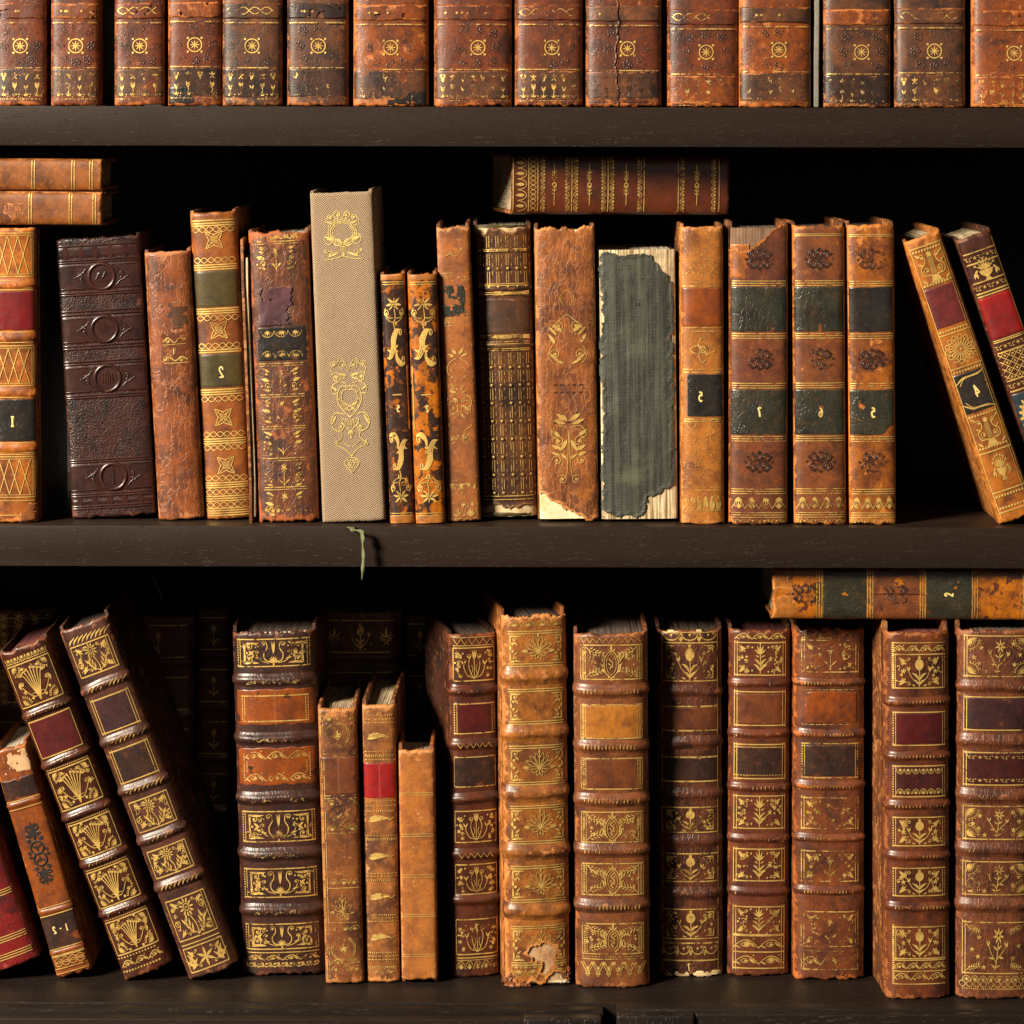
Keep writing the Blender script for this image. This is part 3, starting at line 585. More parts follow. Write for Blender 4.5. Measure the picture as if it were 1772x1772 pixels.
# ---------------------------------------------------------------- the book builder
class Book:
    def __init__(s, name, label, mat, shelf, y, bot, top, bookdepth=.13, yaw=0., n=2.8, bulge=.24, board=None, pages=None, group=None, cat='book',
                 bands=(), over=.0015, rag=.0006, seed=None, tear=None, lining=None, wob=.00022, horiz=None, bt=.0026, res=.0011, lap=.012, zmin=0., wide=0., nopage=False, spine_low=0.):
        """bot/top = (left px, right px, y px) of the spine's foot and head in the photo; y = how far the spine stands behind the shelf front"""
        SEED[0] += 1; s.seed = seed or SEED[0] * 3.1; k = 1 + y / D; s.u = S * k; s.mat = mat
        s.root = empty(name, label, cat, group)
        if horiz is None:
            bx, tx = (bot[0] + bot[1]) / 2, (top[0] + top[1]) / 2
            Bx, Tx = wx(bx, y, bot[2]), wx(tx, y, top[2]); dz = wz(top[2], y, tx) - wz(bot[2], y, bx); dx = Tx - Bx
            lean = math.atan2(dx, dz); s.h = math.hypot(dx, dz); s.w = (bot[1] - bot[0] + top[1] - top[0]) / 2 * s.u * (math.cos(lean) if abs(lean) > .12 else 1) + wide
            s.yb, s.yt = bot[2], top[2]
            rot = Matrix.Rotation(yaw, 4, 'Z') @ Matrix.Rotation(lean, 4, 'Y')
            low = s.w / 2 * abs(math.sin(lean))
            s.root.matrix_world = Matrix.Translation((Bx, y, shelf + low + .0002)) @ rot
        else:      # lying on its side: bot = (x left px, y top px, y bottom px), top = x right px
            x0, ya, yb_ = bot; Bx, Tx = wx(x0, y, yb_), wx(top, y, yb_)
            s.h = Tx - Bx; s.w = (yb_ - ya) * s.u; s.yb, s.yt = x0, top
            zc = shelf + s.w / 2 + bt * 0 + .0002
            s.root.matrix_world = Matrix.Translation((Bx, y, zc)) @ Matrix.Rotation(yaw, 4, 'Z') @ Matrix.Rotation(math.pi / 2 + horiz, 4, 'Y')
        s.labs = []; s.b = bulge * s.w; s.n = n; s.wob = wob; s.hw = s.w / 2 / s.u
        xs = np.linspace(-1, 1, 401); ys = s._prof(xs) / (s.w / 2)
        L = np.concatenate([[0], np.cumsum(np.hypot(np.diff(xs), np.diff(ys)))])
        if tear is not None: res = .00062
        nc = max(16, int(L[-1] * s.w / 2 / res)); s.cx = np.interp(np.linspace(0, L[-1], nc), L, xs) * s.w / 2; s.nc = nc
        s._spine(res, rag, tear, lap, zmin, spine_low)
        if lining is not None: s._patch('spine_lining', lining, -.97, .97, 0.002, s.h - .002, -.0009, .0018)
        bm_ = board or M['boardd']; d0 = s.b + .0012; s.depth = bookdepth
        for sg in (-1, 1):
            x1 = sg * (s.w / 2 + .0001); x0 = sg * (s.w / 2 - bt)
            rbox('cover_board', min(x0, x1), max(x0, x1), d0, bookdepth, 0., s.h + over, bm_, s.root, .0009, 2, 5, .0006, s.seed + sg)
        if not nopage: s._pages(pages or M['page'], bt, over)
        for bd in bands: s.band(*bd)
    def _prof(s, f):
        return s.b * (1 - np.clip(1 - np.abs(f) ** s.n, 0, 1) ** (1 / s.n))
    def zp(s, Y): return (s.yb - np.asarray(Y, float)) / (s.yb - s.yt) * s.h
    def nz(s, x, z):
        return (fbm(x * 90 + 7, z * 60, s.seed, 3) - .5) * 2 * s.wob + (vn(x * 20, z * 16, s.seed + 4) - .5) * .0011 * min(1, s.w / .03)
    def Y(s, x, z): return s._prof(np.clip(x / (s.w / 2), -1, 1)) + s.nz(x, z)
    def _spine(s, res, rag, tear, lap, zmin, low):
        h = s.h; r = .0016
        body = np.linspace(zmin + r, h - low - r, max(8, int((h - low - zmin - 2 * r) / res)))
        z = np.concatenate([[zmin + .0003, zmin, zmin + .0005], body, [h - low - .0005, h - low, h - low - .0003]])
        di = np.concatenate([[.005, r, .0005], np.zeros(len(body)), [.0005, r, .005]])
        X, Z = np.meshgrid(s.cx, z); DI = np.repeat(di[:, None], s.nc, 1)
        end = np.exp(-np.minimum(Z - zmin, h - low - Z) / .004)
        Yv = s.Y(X, Z) + DI
        rg = (fbm(X * 260, Z * 0 + np.where(Z > h / 2, 5.3, 1.7), s.seed + 9, 4) - .45) * 2.4 * rag
        Zv = Z + np.where(Z > h / 2, -1, 1) * np.clip(rg, -.4 * rag, 3 * rag) * end + np.where(Z > h / 2, -1, 1) * .0008 * (X / (s.w / 2)) ** 2 * 0
        Xv = X * (1 + .006 * (vn(Z * 130, Z * 0, s.seed + 2) - .5))
        f = np.abs(X) / (s.w / 2)
        wear = np.clip((f - .80) / .2, 0, 1) ** 1.5 * .9 + np.clip(end * 1.2, 0, 1) * .8
        keep = None
        if tear is not None:
            tv = tear(X / s.u, s.yb - Z / h * (s.yb - s.yt)) + (fbm(X * 300, Z * 300, s.seed + 1, 4) - .5) * 16
            Yv = Yv - np.clip(1 - np.abs(tv) / 9, 0, 1) * .0005 * (tv < 6); wear = wear + np.clip(1 - np.abs(tv) / 7, 0, 1) * 1.6
            tc = (tv[:-1, :-1] + tv[1:, :-1] + tv[:-1, 1:] + tv[1:, 1:]) / 4; s.tearf = tear
        # joints: the leather turns over the boards on both sides
        L = []
        for sg, col in ((-1, 0), (1, -1)):
            for dy, dx in ((.0012, -.0003), (.003, -.0006), (.005, .0004), (lap * .6, .00045), (lap, .00035)):
                L.append((sg, np.stack([np.full(len(z), sg * (s.w / 2 + dx)), s.b + dy + DI[:, 0] * .15, Zv[:, col]], -1)))
        lc = [q for sg, q in L if sg < 0][::-1]; rc = [q for sg, q in L if sg > 0]
        V = np.concatenate([np.stack(lc, 1), np.stack([Xv, Yv, Zv], -1), np.stack(rc, 1)], 1)
        W = np.concatenate([np.full((len(z), 5), .55), wear, np.full((len(z), 5), .55)], 1)
        nr, nc = V.shape[:2]
        if tear is not None:
            keep = np.ones((nr - 1, nc - 1), bool); keep[:, 5:5 + s.nc - 1] = tc > 0
        s.spine = link('spine', V.reshape(-1, 3), gridf(nr, nc, keep), s.mat, s.root, True, W)
    def _patch(s, name, mat, f0, f1, z0, z1, lift, step=.0011, chip=0., parent=None, wear=None, edge=.0, skew=0., mask=None):
        """a sheet pasted on (lift>0) or lying under (lift<0) the spine surface"""
        ang = s.cx[(s.cx >= f0 * s.w / 2 - 1e-9) & (s.cx <= f1 * s.w / 2 + 1e-9)]
        fine = .00055 if (chip or mask is not None) else step
        xs = np.unique(np.concatenate([[f0 * s.w / 2], ang, [f1 * s.w / 2]])); step = fine
        if chip or mask is not None: xs = np.unique(np.concatenate([xs, np.linspace(f0, f1, max(4, int((f1 - f0) * s.w / 2 / .00055))) * s.w / 2]))
        zs = np.linspace(z0, z1, max(4, int((z1 - z0) / step)))
        X, Z = np.meshgrid(xs, zs); nr, nc = X.shape
        jit = (fbm(X * 300, Z * 300, s.seed + 17, 3) - .5)
        Zv = Z + edge * (vn(X * 180, Z * 0 + (Z > (z0 + z1) / 2) * 9, s.seed + 21) - .5) + skew * X
        Yv = s.Y(X, Zv) - lift
        rim = np.minimum.reduce([np.minimum(X - xs[0], xs[-1] - X), np.minimum(Z - z0, z1 - Z)])
        if lift > 0: Yv = Yv + (rim < 1e-7) * (lift + .0001)
        keep = None; wv = np.clip(1 - rim / .002, 0, 1) * .7
        if chip or mask is not None:
            m = rim / .004 + jit * 4 * chip + (1.2 - chip * 1.6) if chip else rim * 0 + 1
            m = np.minimum(m, (fbm(X * 110, Z * 110, s.seed + 31, 4) - (.22 + .13 * chip)) * 10) if chip else m
            if mask is not None: m = np.minimum(m, mask(X / s.u, s.yb - Z / s.h * (s.yb - s.yt)) / 6 + jit * 2)
            keep = ((m[:-1, :-1] + m[1:, :-1] + m[:-1, 1:] + m[1:, 1:]) / 4) > 0
            wv = wv + np.clip(1 - m / .6, 0, 1) * .5
        return link(name, np.stack([X, Yv, Zv], -1).reshape(-1, 3), gridf(nr, nc, keep), mat, parent or s.root, True, wv)
    def label(s, y0, y1, mat, f0=-.94, f1=.94, chip=0., lift=.00022, edge=.0004, name='spine_label', skew=0., mask=None):
        a, b = sorted((float(s.zp(y0)), float(s.zp(y1))))
        o = s._patch(name, mat, f0, f1, a, b, lift, chip=chip, edge=edge, skew=skew, mask=mask)
        s.labs.append((a, b, o)); return o
    def band(s, yc, hpx, H=.0018, mat=None):
        H = H * .86; hpx = hpx * .88
        """a raised cord under the leather"""
        zc = float(s.zp(yc)); hw = hpx * s.u * .5; zs = np.linspace(zc - hw * 2.0, zc + hw * 2.0, 19)
        d = (zs - zc) / hw; off = H * np.exp(-np.abs(d) ** 3.0) + H * .16 * np.exp(-(d / 1.75) ** 6) - .00016 * (np.abs(d) > 1.7) - .0004 * (np.abs(d) > 1.95)
        X, Z = np.meshgrid(s.cx, zs); O = np.repeat(off[:, None], s.nc, 1)
        sag = (vn(X * 60, X * 0 + yc, s.seed) - .5) * .0016
        O = O * (1 + .22 * (vn(X * 150, Z * 0 + yc, s.seed + 8) - .5))
        f = X / (s.w / 2); sx = np.sign(f) * np.clip(np.abs(f) - .8, 0, 1) * 5 * O * .55
        W = np.exp(-(np.repeat(d[:, None], s.nc, 1)) ** 2 * 1.2) * .38 + np.clip((np.abs(f) - .8) * 3, 0, 1) * .4
        V = np.stack([X + sx, s.Y(X, Z) - O, Z + sag * (np.abs(np.repeat(d[:, None], s.nc, 1)) < 3)], -1)
        l = V[:, :1].copy(); r_ = V[:, -1:].copy(); l[..., 1] += .004; r_[..., 1] += .004; l[..., 0] -= .0001; r_[..., 0] += .0001
        l2, r2 = l.copy(), r_.copy(); l2[..., 1] += .004; r2[..., 1] += .004; l2[..., 0] = -s.w / 2 - .0003; r2[..., 0] = s.w / 2 + .0003
        V = np.concatenate([l2, l, V, r_, r2], 1); W = np.concatenate([W[:, :1], W[:, :1], W, W[:, -1:], W[:, -1:]], 1)
        return link('raised_band', V.reshape(-1, 3), gridf(*V.shape[:2]), mat or s.mat, s.root, True, W)
    def _pages(s, mat, bt, over):
        a = s.w / 2 - bt - .0002; n = 40; xs = np.linspace(-a, a, n); f = xs / (s.w / 2); yf = s._prof(f) + .0022; yb = s.depth - .004 - .003 * (1 - (xs / a) ** 2)
        rng = np.random.RandomState(int(s.seed * 7) % 9999); zt = s.h - .0028 - np.abs(rng.randn(n)) * .00022; zb = np.full(n, .0025); V = []
        for y_, z_ in ((yf, zb), (yf, zt - .0006), (yf + .0008, zt), (yb, zt), (yb, zb)): V.append(np.stack([xs, y_, z_], -1))
        V = np.stack(V + [V[0]], 0); F = gridf(6, n).tolist()
        for c in (0, n - 1): F.append([i * n + c for i in range(5)])
        link('page_block', V.reshape(-1, 3), F, mat, s.root, False)
    def endband(s, mat=None):
        z = s.h - .0016; xs = np.linspace(-.8, .8, 40) * s.w / 2
        tube('endband', [(x, float(s._prof(x / (s.w / 2))) + .0022, z + .0005 * math.sin(i * 2.2)) for i, x in enumerate(xs)], [.0011 + .0004 * math.sin(i * 2.2) for i in range(40)], mat or M['cord'], s.root)
    def pen(s, lift=0.): return Pen(s, lift)

def gild(b, fn, mat='gilt', name='gilt_tooling', lift=.00028, parent=None):
    p = b.pen(lift)
    if 'blind' in name: p.ridge = .00045 if mat == 'ringm' else .00025
    fn(p)
    if name == 'gilt_number' and p.v:
        z = float(np.mean(b.zp(np.vstack(p.v)[:, 1]))); parent = next((o for a, c, o in b.labs if a < z < c and o.name.startswith('spine_label')), None)
    o = p.build(name, M[mat], parent)
    if o and 'tooling' in name: o['kind'] = 'stuff'
    return o

# ================================================================ the bookcase
case = empty('bookcase', 'dark stained wooden bookcase with three shelves holding all the antique books', 'bookcase')
XL, XR, BACK = -.62, .62, .30
def shelf(zt, th, front, mat): return rbox('shelf', XL, XR, front, BACK - .002, zt - th, zt, mat, case, .0012, 2)
shelf(Z_TOP, 69 * S, 0., M['wood']); shelf(Z_MID, 71 * S, 0., M['wood'])
shelf(Z_LOW, 40 * S, -.0085, M['woodd'])
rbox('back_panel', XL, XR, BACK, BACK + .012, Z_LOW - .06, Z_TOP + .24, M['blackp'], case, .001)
zl = Z_LOW
rbox('front_rail', XL, wx(1046, -.02), -.0195, -.0093, zl - .05, zl - .0012, M['woodd'], case, .0012)
rbox('front_rail', wx(1069, -.02), XR, -.0225, -.0093, zl - .05, zl + .0006, M['woodd'], case, .0012)
rbox('cabinet_door', XL, wx(912, -.03), -.032, -.0203, zl - .07, zl - .0040, M['wood'], case, .0014, 3)
rbox('door_stile', wx(907, -.03), wx(1044, -.03), -.0335, -.0203, zl - .07, zl - .0030, M['woodv'], case, .0022, 3)
rbox('door_stile', wx(1069, -.03), wx(1204, -.03), -.0330, -.0233, zl - .07, zl - .0008, M['woodv'], case, .0022, 3)
rbox('cabinet_door', wx(1206, -.03), XR, -.0300, -.0233, zl - .07, zl - .0006, M['woodd'], case, .0014, 3)

# ================================================================ top shelf: one matching set
G1 = 'volumes of the matching brown set on the top shelf'
ROW1 = [  # x0, x1, wheel x, dy, material, dark-band material, wear of gilding, wheel seed, label
 (-8, 78, 35, 0, 'row1', 'row1p', .0, 'brown tooled book at the left end of the top shelf'),
 (87, 170, 131, 0, 'row1', 'row1p', .0, 'brown book second from left on the top shelf, followed by a wide black gap'),
 (197, 283, 242, 0, 'row1', 'row1p', .0, 'brown book just right of the wide black gap on the top shelf'),
 (290, 382, 337, -2, 'row1', 'row1d', .0, "reddish brown book with gold tulips and a scuffed black lower left corner"),
 (384, 487, 436, 0, 'row1p', 'row1d', .0, 'brown top-shelf book with orange scuffs and bright gilding on its black foot panel'),
 (496, 602, 551, 0, 'row1p', 'row1d', .5, 'brown top-shelf book whose foot gilding has nearly worn off, sixth from left'),
 (611, 741, 676, 3, 'row1o', 'row1p', .2, 'wide orange scuffed book with a black patch at its lower right corner'),
 (751, 886, 827, 3, 'row1', 'row1p', .1, 'wide brown top-shelf book with its frayed foot edge, eighth from left'),
 (891, 1008, 955, 3, 'row1', 'row1p', .0, 'brown top-shelf book with a torn foot at its lower left corner'),
 (1013, 1145, 1086, 5, 'row1', 'row1p', 1., 'orange brown book split by a long vertical crack down its spine'),
 (1155, 1278, 1222, 11, 'row1', 'row1o', .4, "brown top-shelf book with orange abraded foot panel, right of the cracked one"),
 (1280, 1405, 1348, 7, 'row1o', 'row1p', .2, "orange brown top-shelf book with dark foot panel, left of the grey board edge"),
 (1425, 1543, 1491, 11, 'row1p', 'row1d', .2, 'dark brown top-shelf book just right of the grey board edge'),
 (1549, 1672, 1617, 9, 'row1p', 'row1p', .1, 'brown top-shelf book with a wavy gold chain near the top, second from right'),
 (1683, 1822, 1755, 13, 'row1o', 'row1o', .1, 'orange scuffed book at the right end of the top shelf')]
random.seed(4)
crackf = lambda X, Y: (np.abs(X + 10 - 2.5 * np.sin(Y * .045) - 1.4 * np.sin(Y * .21)) - 1.5) * 9
for i, (x0, x1, wxx, dy, mt, md, gw, lab) in enumerate(ROW1):
    f = 1 + 181.5 * 0
    yb = 181 + (x0 / 1772) * 4.5
    b = Book('leather_book', lab, M[mt], Z_TOP, .004 + .003 * random.random(), (x0, x1, yb), (x0, x1, -330), .14, R(random.uniform(-1, 1)), 3.4, .17, M['boardd'], M['paged'], G1, rag=.0011 + .0008 * (i in (7, 8)),
             tear=crackf if i == 9 else None, lining=M['board'] if i == 9 else None)
    hw = b.hw; cx = (x0 + x1) / 2; wX = max(-hw * .5, min(hw * .5, wxx - cx))
    for k in range(4):
        o = -126 * k; b.label(4 + dy + o, 31 + dy + o, M[random.choice([mt, md, 'row1o', 'row1'])], -.985, .985, .25, .0011, .0008, 'raised_band', mask=crackf if i == 9 else None)
    b.label(118 + dy, 167 + dy, M[md], -.985, .985, .45, .00016, .0006, 'dyed_panel', mask=crackf if i == 9 else None)
    if i == 6: b.label(150, 180, M['lb_black'], -.1, .98, .7, .0002, .0006, 'black_patch', mask=lambda X, Y: (Y - 178 + X * .30 + 6))
    if i == 3: b.label(148, 178, M['lb_black'], -.99, .0, .7, .0002, .0006, 'black_patch', mask=lambda X, Y: -X - 8 + (Y - 160) * .6)
    a = hw * .9
    def f1(p):
        for o in (0, -126, -252):
            for yy in (38, 116) if o == 0 else (38,):
                x = -a
                while x < a: p.strip([(x, yy + dy + o + .6), (x + 3.3, yy + dy + o - .8)], 2.0); x += 3.7
            chain(p, 17 + dy + o, -a * .95, a * (.2 if gw > .3 else .8), 6, 40, 1.6) if i in (4, 8, 10, 13, 2) else [T(p, -a * .8 + random.random() * a * .5 + 6 * q, 18 + dy + o).dot(0, 0, 1.5 + random.random()) for q in range(5)]
    gild(b, f1, 'giltw', lift=.0014)
    gild(b, lambda p: m_wheel(T(p, wX, 78 + dy, 15)), 'gilth', 'gilt_wheel')
    def f2(p):
        n = max(4, int(2 * a / 17)); st = 2 * a / n
        for q in range(n):
            X = -a + st * (q + .5)
            if q % 2:
                t = T(p, X, 131 + dy, 7.5); t.leaf(0, -.3, 0, 1, .5); t.leaf(0, .1, -.75, .6, .5); t.leaf(0, .1, .75, .6, .5); t.leaf(-.1, -.2, -.6, -.6, .5); t.leaf(.1, -.2, .6, -.6, .5)
                t = T(p, X, 146 + dy, 7); t.leaf(0, -.8, -.5, .8, .5); t.leaf(0, -.8, .5, .8, .5); t.leaf(0, -.9, 0, .5, .6); t.st([(0, -.8), (.1, -1.4), (-.2, -2)], 1.6)
            else:
                t = T(p, X, 132 + dy, 7); [t.leaf(0, -.9, m * .8, .5, .4, m * .25) for m in (-1, 1)]; [t.leaf(0, -.9, m * .35, .3, .35) for m in (-1, 0, 1)]; [t.spi(m * .45, .8, .3, 1.5, 1, 1.3, m) for m in (-1, 1)]
                t = T(p, X, 149 + dy, 5); t.leaf(0, -1, -.7, .8, .4); t.leaf(0, -1, .7, .8, .4); t.leaf(0, -1.6, 0, -.5, .3)
            t = T(p, X, 162 + dy, 5.5); [t.leaf(m * .1, -.5, m * .9, .3, .5) for m in (-1, 1)]; t.leaf(0, -.6, 0, .8, .5); t.dot(1.4, 0, 1.3); t.dot(1.2, -.8, 1)
        dash(p, 170 + dy, -a, a, 7, 1.3, .7)
    gild(b, f2, ('giltw' if gw < .2 else 'giltvw') if gw < .8 else 'blind', 'gilt_tooling' if gw < .8 else 'blind_tooling')
    def f3(p):
        for x, y in ((0, 48), (-27, 52), (27, 52), (-33, 78), (33, 78), (0, 106), (-24, 102), (24, 102)):
            t = T(p, wX + x * min(1, hw / 48), y + dy, 7); [t.ring(math.cos(q * 1.257) * .75, math.sin(q * 1.257) * .75, .4, 1.3, n=8) for q in range(5)]; t.dot(0, 0, 1.6)
    gild(b, f3, 'blinds', 'blind_tooling')
# loose grey board edge standing between two of them
lb = empty('loose_board', 'thin grey board edge standing upright between two brown books on the top shelf', 'loose board')
rbox('board_panel', wx(1409, .01, 100), wx(1417, .01, 100), .008, .12, Z_TOP + .0003, Z_TOP + .19, M['boardg'], lb, .0008, 2, 5, .0006)

# ================================================================ middle shelf
def std(*a, **k): return Book(*a, **k)
# --- left end: tan book with lozenges
b1 = Book('leather_book', 'tan book with gold lozenge panels and red and black labels under the flat stack', M['tan1'], Z_MID, .010, (-22, 64, 906), (-26, 60, 396), .14, 0, 3.0, .2, M['boardd'], M['paged'],
          bands=((493, 15, .0012), (585, 15, .0012), (682, 15, .0012), (778, 15, .0012)), over=.001)
b1.label(505, 573, M['lb_red'], -.97, .97, .05); b1.label(692, 766, M['lb_black'], -.97, .97, .35)
def f(p):
    for y0, y1 in ((405, 480), (600, 669), (792, 862)):
        rect(p, -39, 39, y0, y1, 1.8); rect(p, -36, 36, y0 + 4, y1 - 4, 1.1); m = (y0 + y1) / 2; q = (y1 - y0) / 2 - 5
        t = T(p, 0, m, 1)
        for xc in (-22, 14): [t.ln((xc + s * 18 - 18 * 0, -q), (xc, q), 1.6) for s in (-1, 1)]; [t.ln((xc + s * 18, q), (xc, -q), 1.6) for s in (-1, 1)]
    for y in (487, 500, 503, 576, 591, 594, 676, 689, 768, 785, 788, 868, 893): hl(p, y, -39, 39, 1.6)
gild(b1, f, 'gilth'); gild(b1, lambda p: digit(p, 'I', 2, 731, 8, 3.4), 'giltn', 'gilt_number')
b1.label(872, 903, M['tan2'], .3, 1., .2, .0006, .001, 'torn_flap', mask=lambda X, Y: X - 30 + (Y - 872) * .9)
# --- flat stack
ztop1 = Z_MID + .0002 + b1.h + .001 + .0014
bl = Book('leather_book', "lower of the two small tan books lying flat, with orange scuffs", M['hstack'], ztop1, .010, (-150, 333, 391), 176, .078, R(0), 3.4, .2, M['board'], M['paged'], horiz=R(.3), group='flat tan books with double gold lines')
bu = Book('leather_book', 'upper of two small tan books lying flat at the left', M['hstack'], ztop1 + bl.w + .0008, .012, (-150, 276, 331), 176, .076, R(.5), 3.4, .2, M['board'], M['paged'], horiz=R(.3), group='flat tan books with double gold lines')
for b_, xs in ((bl, (-120, -80, -30, 52, 122, 163)), (bu, (-120, -80, -30, 57, 126, 157))):
    def f(p):
        for x in xs: [hl(p, x + d, -b_.hw * .92, b_.hw * .92, 1.5) for d in (-2.2, 2.2)]
    gild(b_, f, 'gilth')
bl.label(5, 42, M['tan3'], -.3, .8, 1.1, .0002, .001, 'scuff'); bl.label(-60, -10, M['tan3'], -.9, .5, 1.2, .0002, .001, 'scuff')
# --- dark tooled book with rings
b = Book('leather_book', 'wide black-brown book with four embossed ring medallions on its spine', M['choc'], Z_MID, .028, (125, 268, 901), (95, 240, 416), .13, 0, 6., .10, M['boardd'], M['paged'], rag=.0016, res=.0011)
for y0, y1 in ((432, 452), (461, 508), (552, 600), (637, 686), (806, 856), (868, 878)): b.label(y0, y1, M['chocs'], -.985, .985, 0, .00035, 0., 'tooled_panel')
def f(p):
    for y in (430, 455, 459, 511, 515, 543, 549, 603, 608, 630, 635, 689, 693, 800, 804, 859, 863, 880, 884): hl(p, y, -70, 70, 2.6)
    for y in (465, 504, 556, 596, 641, 682, 810, 852): hl(p, y, -68, -28, 1.5); hl(p, y, 36, 68, 1.2)
    for y in (441, 873): [T(p, -56 + 26 * k, y).leaf(-5, 0, 5, 0, 4) for k in range(5)]
b_t = gild(b, f, 'ringm', 'blind_tooling', .0004)
def relief_ring(b, X, Y, r, wpx, H, name, mat):
    n, m = 40, 7; V = []; Fc = []
    for i in range(n):
        a = 2 * math.pi * i / n
        for j in range(m):
            d = (j / (m - 1) * 2 - 1); rr = r + d * wpx
            x = (X + rr * math.cos(a)) * b.u; z = float(b.zp(Y - rr * math.sin(a)))
            V.append((x, float(b.Y(x, z)) - .0002 - H * (1 - d * d) + (.0004 if abs(d) > .99 else 0), z))
    for i in range(n):
        for j in range(m - 1): Fc.append((i * m + j, ((i + 1) % n) * m + j, ((i + 1) % n) * m + j + 1, i * m + j + 1))
    return link(name, V, Fc, mat, b.root, True, np.full(len(V), .35))
for k, y in enumerate((485, 576, 661, 831)):
    relief_ring(b, 4, y, 22, 4.2, .0011, 'medallion_ring', M['ringm'])
    def f(p):
        t = T(p, 4, y, 15)
        if k == 0: t.st([(-.6, -.3), (-.2, .4), (.1, -.2), (.5, .5)], 3.); [t.leaf(-.6 + .3 * q, -.7, -.5 + .3 * q, -.4, .4) for q in range(5)]; [t.leaf(-.5 + .25 * q, .6, -.4 + .25 * q, .8, .5) for q in range(4)]
        elif k == 1: t.star(0, 0, .8, 5, .45); t.star(0, 0, .7, 7, .15)
        elif k == 2: [t.ln((-.55 + .27 * q, -.55), (-.55 + .27 * q, .55), 2.4) for q in range(5)]; t.ln((-.6, .1), (.2, .1), 2); t.leaf(0, -.9, 0, -.6, .5); t.leaf(0, .65, 0, .95, .5)
        else: t.ln((0, -.8), (0, .8), 3); t.star(0, .3, .5, 6, .3); t.leaf(-.5, -.7, .5, -.7, .2)
        for sg in (-1, 1):
            q = T(p, 4, y, 15, mx=sg < 0); q.st([(1.75, 1.0), (2.1, .55), (2.8, .1), (3.2, 0), (2.8, -.2), (2.1, -.6), (1.75, -1.)], 1.6)
            for e in range(7): a = R(-48 + 16 * e); q.dot(1.95 * math.cos(a) + .05, 1.95 * math.sin(a) * .9, 1.8)
            q.spi(2.35, .25, .3, 0, 1, 1.6); q.spi(2.35, -.25, .3, 0, -1, 1.6); q.leaf(2.7, 0, 3.3, 0, .25); [q.dot(2.4 + .2 * e, .5 - .15 * e, 1.4) for e in range(3)]
    gild(b, f, 'ringm', 'blind_tooling', .0005)
# --- crackled brown
b = Book('leather_book', 'glossy red-brown crackled book with a worn dark label, left of the olive-labelled book', M['crackle'], Z_MID, .022, (273, 352, 904), (248, 327, 440), .12, 0, 2.8, .24, M['board'], M['paged'], rag=.001)
b.label(527, 575, M['lb_umber'], -.15, .8, .95, .00018, .0012); b.label(578, 640, M['lb_brown'], -.5, .78, .9, .00014, .001, 'stained_patch')
def f(p):
    t = T(p, 6, 598, 22); t.st([(-.9, .1), (-.5, .4), (0, 0), (.4, .35), (.9, .2)], 2.); t.spi(-.5, .15, .25, 0, 1.2, 1.6); t.spi(.75, .35, .2, 0, 1.2, 1.5); t.ln((-.9, -.15), (.9, -.1), 1.2)
    t = T(p, 6, 628, 22); t.st([(-1, -.1), (-.5, .25), (0, -.05), (.5, .25), (1, 0)], 2.2); t.spi(-.75, .1, .22, 0, 1.2, 1.6); t.spi(.5, .0, .2, 0, 1.2, 1.5); hl(p, 633, -14, 28, 1.4)
gild(b, f, 'gilt', lift=.0003); gild(b, lambda p: digit(p, '1', 4, 612, 4.2, 1.8), 'giltn', 'gilt_number')
# --- olive labelled
b = Book('leather_book', "brown book with two olive labels, gold quatrefoils and a reversed 2", M['calf'], Z_MID, .026, (357, 433, 901), (326, 408, 370), .13, 0, 2.8, .22, M['board'], M['paged'])
b.label(471, 535, M['lb_olive'], -.98, .98); b.label(615, 674, M['lb_olive'], -.98, .98)
def f(p):
    for y in (384, 389, 393, 461, 465, 469, 537, 541, 545, 608, 612, 677, 681, 685, 762, 766, 770, 838, 842, 846, 861, 865, 869, 882, 886, 890, 894): hl(p, y, -37, 37, 2.5)
    for y in (400, 453, 553, 601, 693, 754, 777, 830, 854, 876): chain(p, y, -36, 36, 4.5, 24, 1.5)
    for y in (418, 574, 725, 808): m_quat(T(p, 1, y, 14.5))
gild(b, f, 'gilth'); gild(b, lambda p: digit(p, '2', 1, 647, 9, 2.8), 'giltn', 'gilt_number')
# --- ruined dark red
b = Book('leather_book', "badly worn rust and black book with a torn purple label patch", M['ruin'], Z_MID, .014, (445, 553, 906), (430, 530, 404), .12, 0, 3.2, .2, M['board'], M['pagew'], rag=.0028, wob=.0005)
b.label(500, 568, M['lb_purple'], -.74, .42, .55, .0009, .001, 'torn_label', mask=lambda X, Y: np.minimum(12 - X + 22 * (Y < 532), 24 - X)); b.label(569, 628, M['lb_black'], -.8, .82, .55, .0003)
def f(p):
    for y0 in (425, 636, 690, 745, 800, 850):
        t = T(p, -4, y0 + 24, 15, 22); m_carnation(t); t.star(0, .5, .3, 6, .5)
        for sg in (-1, 1):
            q = T(p, -4, y0 + 24, 15, 22, mx=sg < 0); q.leaf(1.2, .6, 2.2, .9, .3); q.leaf(1.3, -.1, 2.3, .1, .4); q.spi(1.5, -.5, .3, 0, 1, 1.4); q.leaf(1.4, .4, 2., .5, .4); q.dot(2.2, -.5, 1.6); q.leaf(1.2, -.9, 2.1, -.75, .3)
        hl(p, y0 - 4, -40, 36, 1.8); hl(p, y0, -40, 36, 1.4)
    scroll_row(p, 414, -40, 36, 5, 5); palm_row(p, 580, -36, 36, -7, 3); palm_row(p, 617, -36, 36, 7, 3); palm_row(p, 885, -40, 40, 8, 5)
gild(b, f, 'giltw')
t0 = empty('loose_board', 'detached brown cover board edge with torn pale paper beside the worn rust book', 'loose board')
